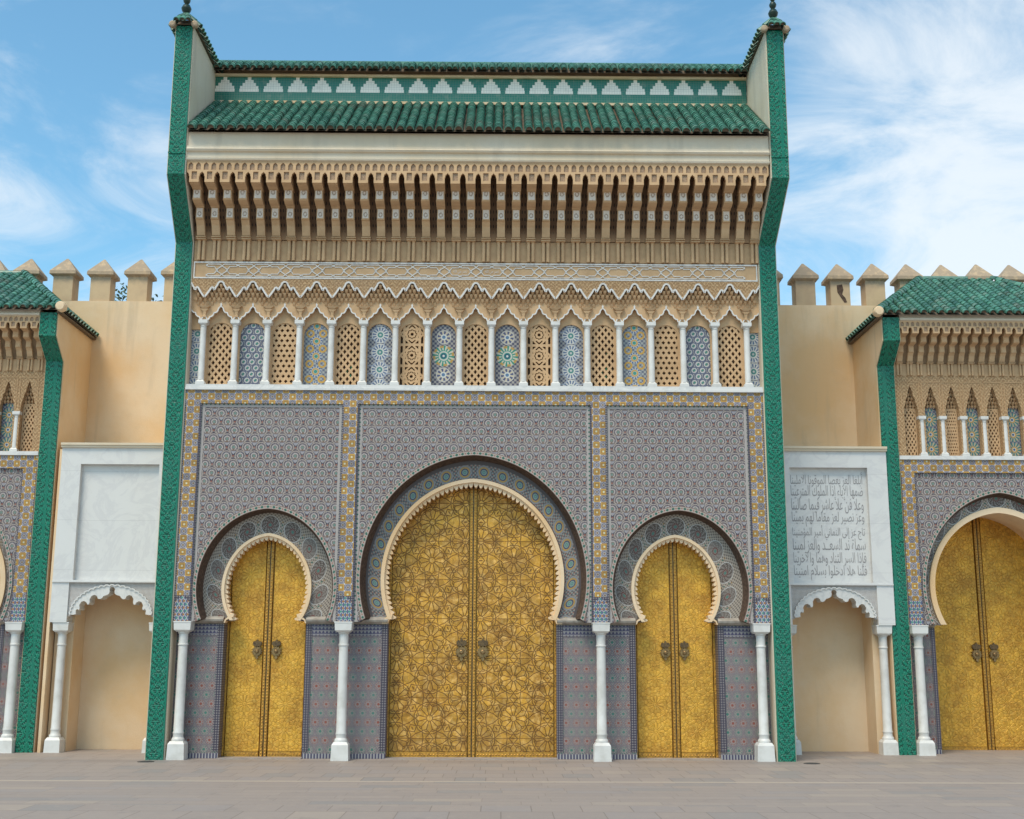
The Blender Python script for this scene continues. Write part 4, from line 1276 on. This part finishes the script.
        if abs(x) < W - .1: wl.ribbon([(max(-W + .01, x - bp / 2 + .025), 6.50), (min(W - .01, x + bp / 2 - .025), 6.50)], .010, -.010, .002)
    aw = m.build('niche_wall', 'carved_stucco', t); wl.build('niche_fillet', 'tan_stucco', aw)
    m = MB(); m.box(-W, W, .19, .2, 5.16, 6.62)
    global mq
    for k in range(-4, 5):
        mq = MB()
        for r_ in range(5):
            n = 4 - r_ // 2
            for j in range(n):
                x = k * bp + (j - (n - 1) / 2) * .06
                if abs(x) < W: mcell(x, 6.03 + r_ * .07, .028, .07, .15 - r_ * .012, .06)
        mq.build('stalactite_vaulting', 'tan_stucco', t)
    if 1: m.build('niche_back', 'carved_stucco', t)
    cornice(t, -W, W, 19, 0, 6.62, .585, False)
    m = MB(); m.prof_x([(1.0, 7.506), (-.47, 7.506), (-.50, 7.52), (-.50, 7.55), (-.47, 7.56), (-.47, 7.63), (1.0, 7.63)], -W, W); m.build('eaves_board', 'white_plaster', t)
    P2 = [(-.06, 0), (-.06, 6.78), (-.50, 7.14), (-.50, 7.56)]
    for sg in (-1, 1):
        xa, xb = sorted((sg * W, sg * 2.075))
        gm = MB()
        fin = MB(); pts = [(y + .03, z) for y, z in P2] + [(1.4, 7.56), (1.4, 0)]
        fin.prof_x(pts, xa, xb); fin.build('fin_wall', 'cream_plaster', t)
        for k in range(3):
            (ya, za), (yb, zb) = P2[k], P2[k + 1]
            gm.prof_x([(ya, za), (yb, zb), (yb + .03, zb), (ya + .03, za)], xa + .016, xb - .016)
        gm.build('pilaster', 'green_carved_tile', t)
    # hipped roof
    e, r0, zr = 2.17, .67, 8.84
    ye, yr, ze = -.62, 1.38, 7.60
    rows = []
    n = 29
    for k in range(n):
        x = -e + .06 + (2 * e - .12) * k / (n - 1)
        q = 1.0 if abs(x) <= r0 else (e - abs(x)) / (e - r0)
        rows.append(((x, ye, ze), (x, ye + (yr - ye) * q, ze + (zr - ze) * q)))
    tiles(t, 'roof', rows, .062, .125, bed=((-e, ye + .04, ze - .01), (e, ye + .04, ze - .01), (r0, yr, zr - .01), (-r0, yr, zr - .01)))
    for sg in (-1, 1):
        rows = []
        for k in range(14):
            y = ye + .12 + k * .15
            q = min(1, (y - ye) / (yr - ye))
            rows.append(((sg * e, y, ze), (sg * (e - (e - r0) * q), y, ze + (zr - ze) * q)))
        a_, b_ = (sg * e, ye, ze - .02), (sg * e, 1.4, ze - .02)
        tiles(t, 'hip_roof', rows, .058, .13, bed=(a_, b_, (sg * r0, 1.42, zr - .02), (sg * r0, yr, zr - .02)))
        hp = MB(); n = 12
        A_, B_ = Vector((sg * (e + .02), ye - .02, ze + .02)), Vector((sg * r0, yr, zr + .03))
        hr = tiles(t, 'hip_capping', [(A_, B_)], .07, .14)
        m = MB(); m.lathe(sg * (e - .0), ze + .03, [(.02, ye - .09), (.07, ye - .085), (.088, ye - .06), (.088, ye + .05)], 18, axis='y'); m.build('end_boss', 'cream_plaster', hr, smooth=True)
        v = MB(); v.box(*sorted((sg * 2.076, sg * 2.15)), ye + .05, 1.4, ze - .06, ze - .025); v.build('eaves_lath', 'roof_bed', t)
    m = MB(); m.lathe(0, 0, [(.075, -r0), (.075, r0)], 12)
    m.v = [(z, yr + x, zr + .01 + y) for x, y, z in m.v]; m.build('ridge_capping', 'green_roof_tile', t, smooth=True)
    set_back(t, .9, 1.5)
    return t
side_gate(9.25, 'low tiled side gatehouse with brass door, standing beside the inscribed marble screen')
side_gate(-9.43, 'low tiled side gatehouse mostly cut off, standing beside the blank marble screen')

# ================================================================ crenellated walls
def merlon_mesh():
    m = MB(); m.box(-.19, .19, 0, .34, 0, .50)
    m.frus(0, .17, .50, .535, .19, .17, .255, .235); m.frus(0, .17, .535, .60, .255, .235, .25, .23); m.frus(0, .17, .60, .90, .25, .23, .015, .015)
    return m
MM = merlon_mesh().mesh('merlon', ['weathered_plaster'])
def cren(name_label, xa, xb, xs, sp):
    t = thing('crenellated_wall', name_label, 'wall', ((xa + xb) / 2, 2.3, 0), 'crenellated walls between the gates')
    cx = (xa + xb) / 2
    m = MB(); m.box(xa - cx, xb - cx, 0, .5, 0, 8.33); m.build('wall', 'cream_plaster', t)
    for k, x in enumerate(xs):
        mo = inst('merlon', MM, t, (x - cx, .02 + .02 * ((k * 7) % 3 - 1), 8.325)); mo.rotation_euler[2] = R(((k * 37) % 5 - 2) * .6)
        if sp == k:
            d = MB(); d.plate([(-.06, .28), (-.065, .42), (.04, .44), (.06, .33), (.03, .24), (.09, .17), (.12, .08), (.07, .07), (.0, .18)], -.006, .004)
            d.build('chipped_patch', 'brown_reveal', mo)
    set_back(t, 2.3, 2.9)
cren('tall cream crenellated wall above the inscribed marble screen', 4.6, 12.5, [5.64, 6.34, 7.02, 7.69, 8.37, 9.06, 9.74, 10.4, 11.1, 11.8], 2)
cren('tall cream crenellated wall above the blank marble screen', -12.5, -4.6, [-5.87, -6.58, -7.30, -8.01, -8.72, -9.38, -10.08, -10.8, -11.5, -12.2], -1)

# ================================================================ marble screens
FORMS = {}
for cp in list(range(0xFE70, 0xFEFD)):
    d = unicodedata.decomposition(chr(cp)).split()
    if len(d) >= 2 and d[0] in ('<isolated>', '<initial>', '<medial>', '<final>'):
        FORMS[(tuple(int(v, 16) for v in d[1:]), d[0][1:-1])] = chr(cp)
def arabic(s_):
    """join the letters and return them in drawing order"""
    out = []; i = 0; prev = False
    toks = []
    while i < len(s_):
        if s_[i] == '\u0644' and i + 1 < len(s_) and ((0x644, ord(s_[i + 1])), 'isolated') in FORMS: toks.append((0x644, ord(s_[i + 1]))); i += 2
        else: toks.append((ord(s_[i]),)); i += 1
    def joins_next(t): return (t, 'initial') in FORMS or t == (0x640,)
    def joins_prev(t): return (t, 'final') in FORMS or t == (0x640,)
    for k, t in enumerate(toks):
        p = k > 0 and joins_next(toks[k - 1]) and joins_prev(t)
        n = k + 1 < len(toks) and joins_next(t) and joins_prev(toks[k + 1])
        f = 'medial' if p and n else 'final' if p else 'initial' if n else 'isolated'
        out.append(FORMS.get((t, f)) or ''.join(chr(c) for c in t))
    return ''.join(reversed(out))
def text_mesh(s_, width, height, name):
    cu = bpy.data.curves.new(name, 'FONT'); cu.body = arabic(s_); cu.size = 1; cu.extrude = .0; cu.fill_mode = 'FRONT'; cu.offset = -.002
    ob = bpy.data.objects.new(name, cu); COL.objects.link(ob)
    dg = bpy.context.evaluated_depsgraph_get(); me = bpy.data.meshes.new_from_object(ob.evaluated_get(dg))
    bpy.data.objects.remove(ob)
    if not len(me.vertices): return me
    xs = [v.co.x for v in me.vertices]; ys = [v.co.y for v in me.vertices]
    x0, x1, y0, y1 = min(xs), max(xs), min(ys), max(ys)
    for v in me.vertices: v.co = ((v.co.x - x0) / (x1 - x0) * width, 0, (v.co.y - y0) / max(.4, y1 - y0) * height)
    me.materials.append(MATS['ink']); return me
LINES = ['أبلغا العز يعصا الموقونا الاملينا', 'ضمها الإباء إذا الملوك المترعينا', 'وعلا فن علا عاشر فيما صالينا', 'وعز نصير لعز مقاما لهم يمينا',
         'تاج عز إلى النماني أمير المؤمنينا', 'سماة ند السعــد والعز لمينا', 'فإذا السر الثناد وهما والآخرينا', 'فلنا هلا ادخلوا بسلام امنينا']
def screen(sg, label, text):
    t = thing('marble_screen', label, 'wall niche', (sg * 6.25, .8, 0), 'white marble screens with lobed niches')
    XI, XO = -sg * .99, sg * 1.0      # towards the great gate, towards the side gate
    a, b = sorted((XI, XO))
    pc = -sg * .04; ph = .685
    m = MB()
    m.plate([(a + .01, 2.9), (b - .01, 2.9), (b - .01, 5.22), (a + .01, 5.22)], 0, .30, [[(pc - ph, 2.915), (pc + ph, 2.915), (pc + ph, 4.93), (pc - ph, 4.93)]])
    m.box(a + .01, pc - ph - .05, .002, .30, 2.2, 2.898) if False else None
    fr = m.build('marble_frame', 'marble_slab', t)
    m = MB(); m.box(pc - ph, pc + ph, .10, .14, 2.915, 4.93); pn = m.build('marble_panel', 'marble_slab', t)
    m = MB(); m.box(a, b, -.04, 1.5, 5.22, 5.26); m.box(a, b, -.06, 1.5, 5.26, 5.30); m.build('top_ledge', 'white_plaster', t)
    m = MB(); m.box(a + .01, b - .01, -.02, .1, 2.875, 2.9); m.build('lower_ledge', 'marble_slab', t)
    m = MB(); m.box(a + .01, b - .01, .30, 1.5, 2.95, 5.22); m.build('backing', 'cream_plaster', t)
    # lobed arch
    nc = pc; nh = .70
    for s2 in (-1, 1):
        xo = b - .01 if s2 > 0 else a + .01
        x0, x1 = sorted((nc + s2 * (nh + .04), xo)); m = MB(); m.box(x0, x1, .0, .3, 2.2, 2.875); m.build('marble_pier', 'marble_slab', t)
    def lobes(n, half, zf, rise, dip, npp=10, ph0=0):
        pts = []
        base = [(half * cos(pi - pi * k / (n * npp)), zf + rise * sin(pi * k / (n * npp))) for k in range(n * npp + 1)]
        for k, (x, z) in enumerate(base):
            f = abs(sin(pi * k / npp)) ** .7
            l = math.hypot(x, (z - zf)) or 1
            pts.append((nc + x * (1 + dip * f / l * 1), z + (z - zf) / l * dip * f))
        return pts
    hf = [(.595, 2.335), (.60, 2.40), (.575, 2.425), (.55, 2.405), (.535, 2.43), (.545, 2.49), (.515, 2.545), (.47, 2.56), (.425, 2.535), (.41, 2.50), (.385, 2.50), (.37, 2.535), (.375, 2.59),
          (.345, 2.645), (.30, 2.665), (.255, 2.645), (.235, 2.60), (.20, 2.59), (.165, 2.61), (.14, 2.645), (.085, 2.66), (.05, 2.685), (.04, 2.73), (.05, 2.76), (.03, 2.79), (0, 2.805)]
    inner = [(nc - x, z) for x, z in hf] + [(nc + x, z) for x, z in hf[:-1][::-1]]
    mid = lobes(23, nh - .02, 2.33, .485, .022, 6)
    mid = [(x, min(z, 2.866)) for x, z in mid]
    m = MB(); m.plate([(nc - nh - .04, 2.3), (nc - nh + .01, 2.3)] + mid + [(nc + nh - .01, 2.3), (nc + nh + .04, 2.3), (nc + nh + .04, 2.875), (nc - nh - .04, 2.875)], .03, .12); m.build('filigree_spandrel', 'filigree_marble', t)
    # lobed white archivolt between mid and inner
    m = MB(); m.plate([(nc - nh + .012, 2.325), (nc - nh + .05, 2.325)] + inner + [(nc + nh - .05, 2.325), (nc + nh - .012, 2.325)] + mid[::-1], .012, .28); av = m.build('lobed_archivolt', 'white_marble', t)
    m = MB(); m.ribbon(mid, .02, -.006, .02); m.build('scalloped_bead', 'white_marble', av)
    # niche
    m = MB(); m.box(a + .02, b - .02, .85, 1.5, 0, 2.95); m.box(nc - nh - .02, nc + nh + .02, .3, .85, 2.84, 2.95)
    for s2 in (-1, 1):
        xo = b - .02 if s2 > 0 else a + .02
        x0, x1 = sorted((nc + s2 * (nh + .0), xo)); m.box(x0, x1, .3, .85, 0, 2.95)
    m.build('niche', 'cream_plaster', t)
    for e0, e1 in ((1.0, 1.05), (-1.17, -1.0)):
        m = MB(); m.box(*sorted((sg * e0, sg * e1)), .06, 1.5, 0, 5.2); m.build('edge_strip', 'cream_plaster', t)
    # one column shows, the other stands behind the pilaster of the great gate
    column(t, nc + sg * (nh + .14), .15, 2.2, .95)
    column(t, nc - sg * (nh + .10), .15, 2.2, .95)
    if text:
        for k, ln in enumerate(LINES):
            me = text_mesh(ln, 1.27, .262, 'text_line')
            o_ = inst('inscription_line', me, pn, (pc - .655, .096, 4.60 - k * .234))
    set_back(t, .8, 1.4)
screen(-1, 'white marble screen with a blank recessed panel above an empty lobed niche', False)
screen(1, 'white marble screen carved with eight lines of Arabic script above a lobed niche', True)
# the two tiny cartouches in the frieze
for x in (-BP / 2 , BP / 2):
    me = text_mesh('نصر من الله', .24, .07, 'cartouche'); me.materials.clear(); me.materials.append(MATS['white_stucco'])
    inst('cartouche_text', me, fz, (x - .12, -.012, 8.19))

# ================================================================ small things
for x, w_ in ((-5.12, 'left'), (5.40, 'right')):
    m = MB(); m.lathe(0, 0, [(.13, .0), (.13, .006), (.115, .009)], 24)
    for k in range(4): m.box(-.08, .08, -.075 + k * .04, -.06 + k * .04, .009, .012)
    m.build('drain_cover', 'iron', None, (x, -.42, 0), label='small round iron drain cover by the %s green pilaster of the great gate' % w_, category='drain cover', group='drain covers in the paving')

tr = thing('garden_tree', 'green leafy tree top showing between two merlons of the left wall', 'tree', (-8.22, 7.5, 0))
m = MB(); m.lathe(0, 0, [(.24, 0), (.17, 3), (.12, 6), (.06, 9.0)], 10); tk = m.build('trunk', 'bark', tr, smooth=True)
m = MB(); rg = random.Random(3)
for k in range(2600):
    th, u = rg.uniform(0, 2 * pi), rg.uniform(-1, 1); r_ = rg.uniform(.35, 1) ** .5 * (.8 + .3 * sin(3 * th + 2 * u))
    p = Vector((1.0 * r_ * cos(th) * sqrt(1 - u * u), 1.0 * r_ * sin(th) * sqrt(1 - u * u), 8.9 + 1.35 * r_ * u))
    d = Vector((rg.gauss(0, 1), rg.gauss(0, 1), rg.gauss(0, 1))).normalized(); e = d.orthogonal().normalized()
    m.quad(p - d * .06, p + e * .028, p + d * .06, p - e * .028)
m.build('crown', 'leaf', tr)
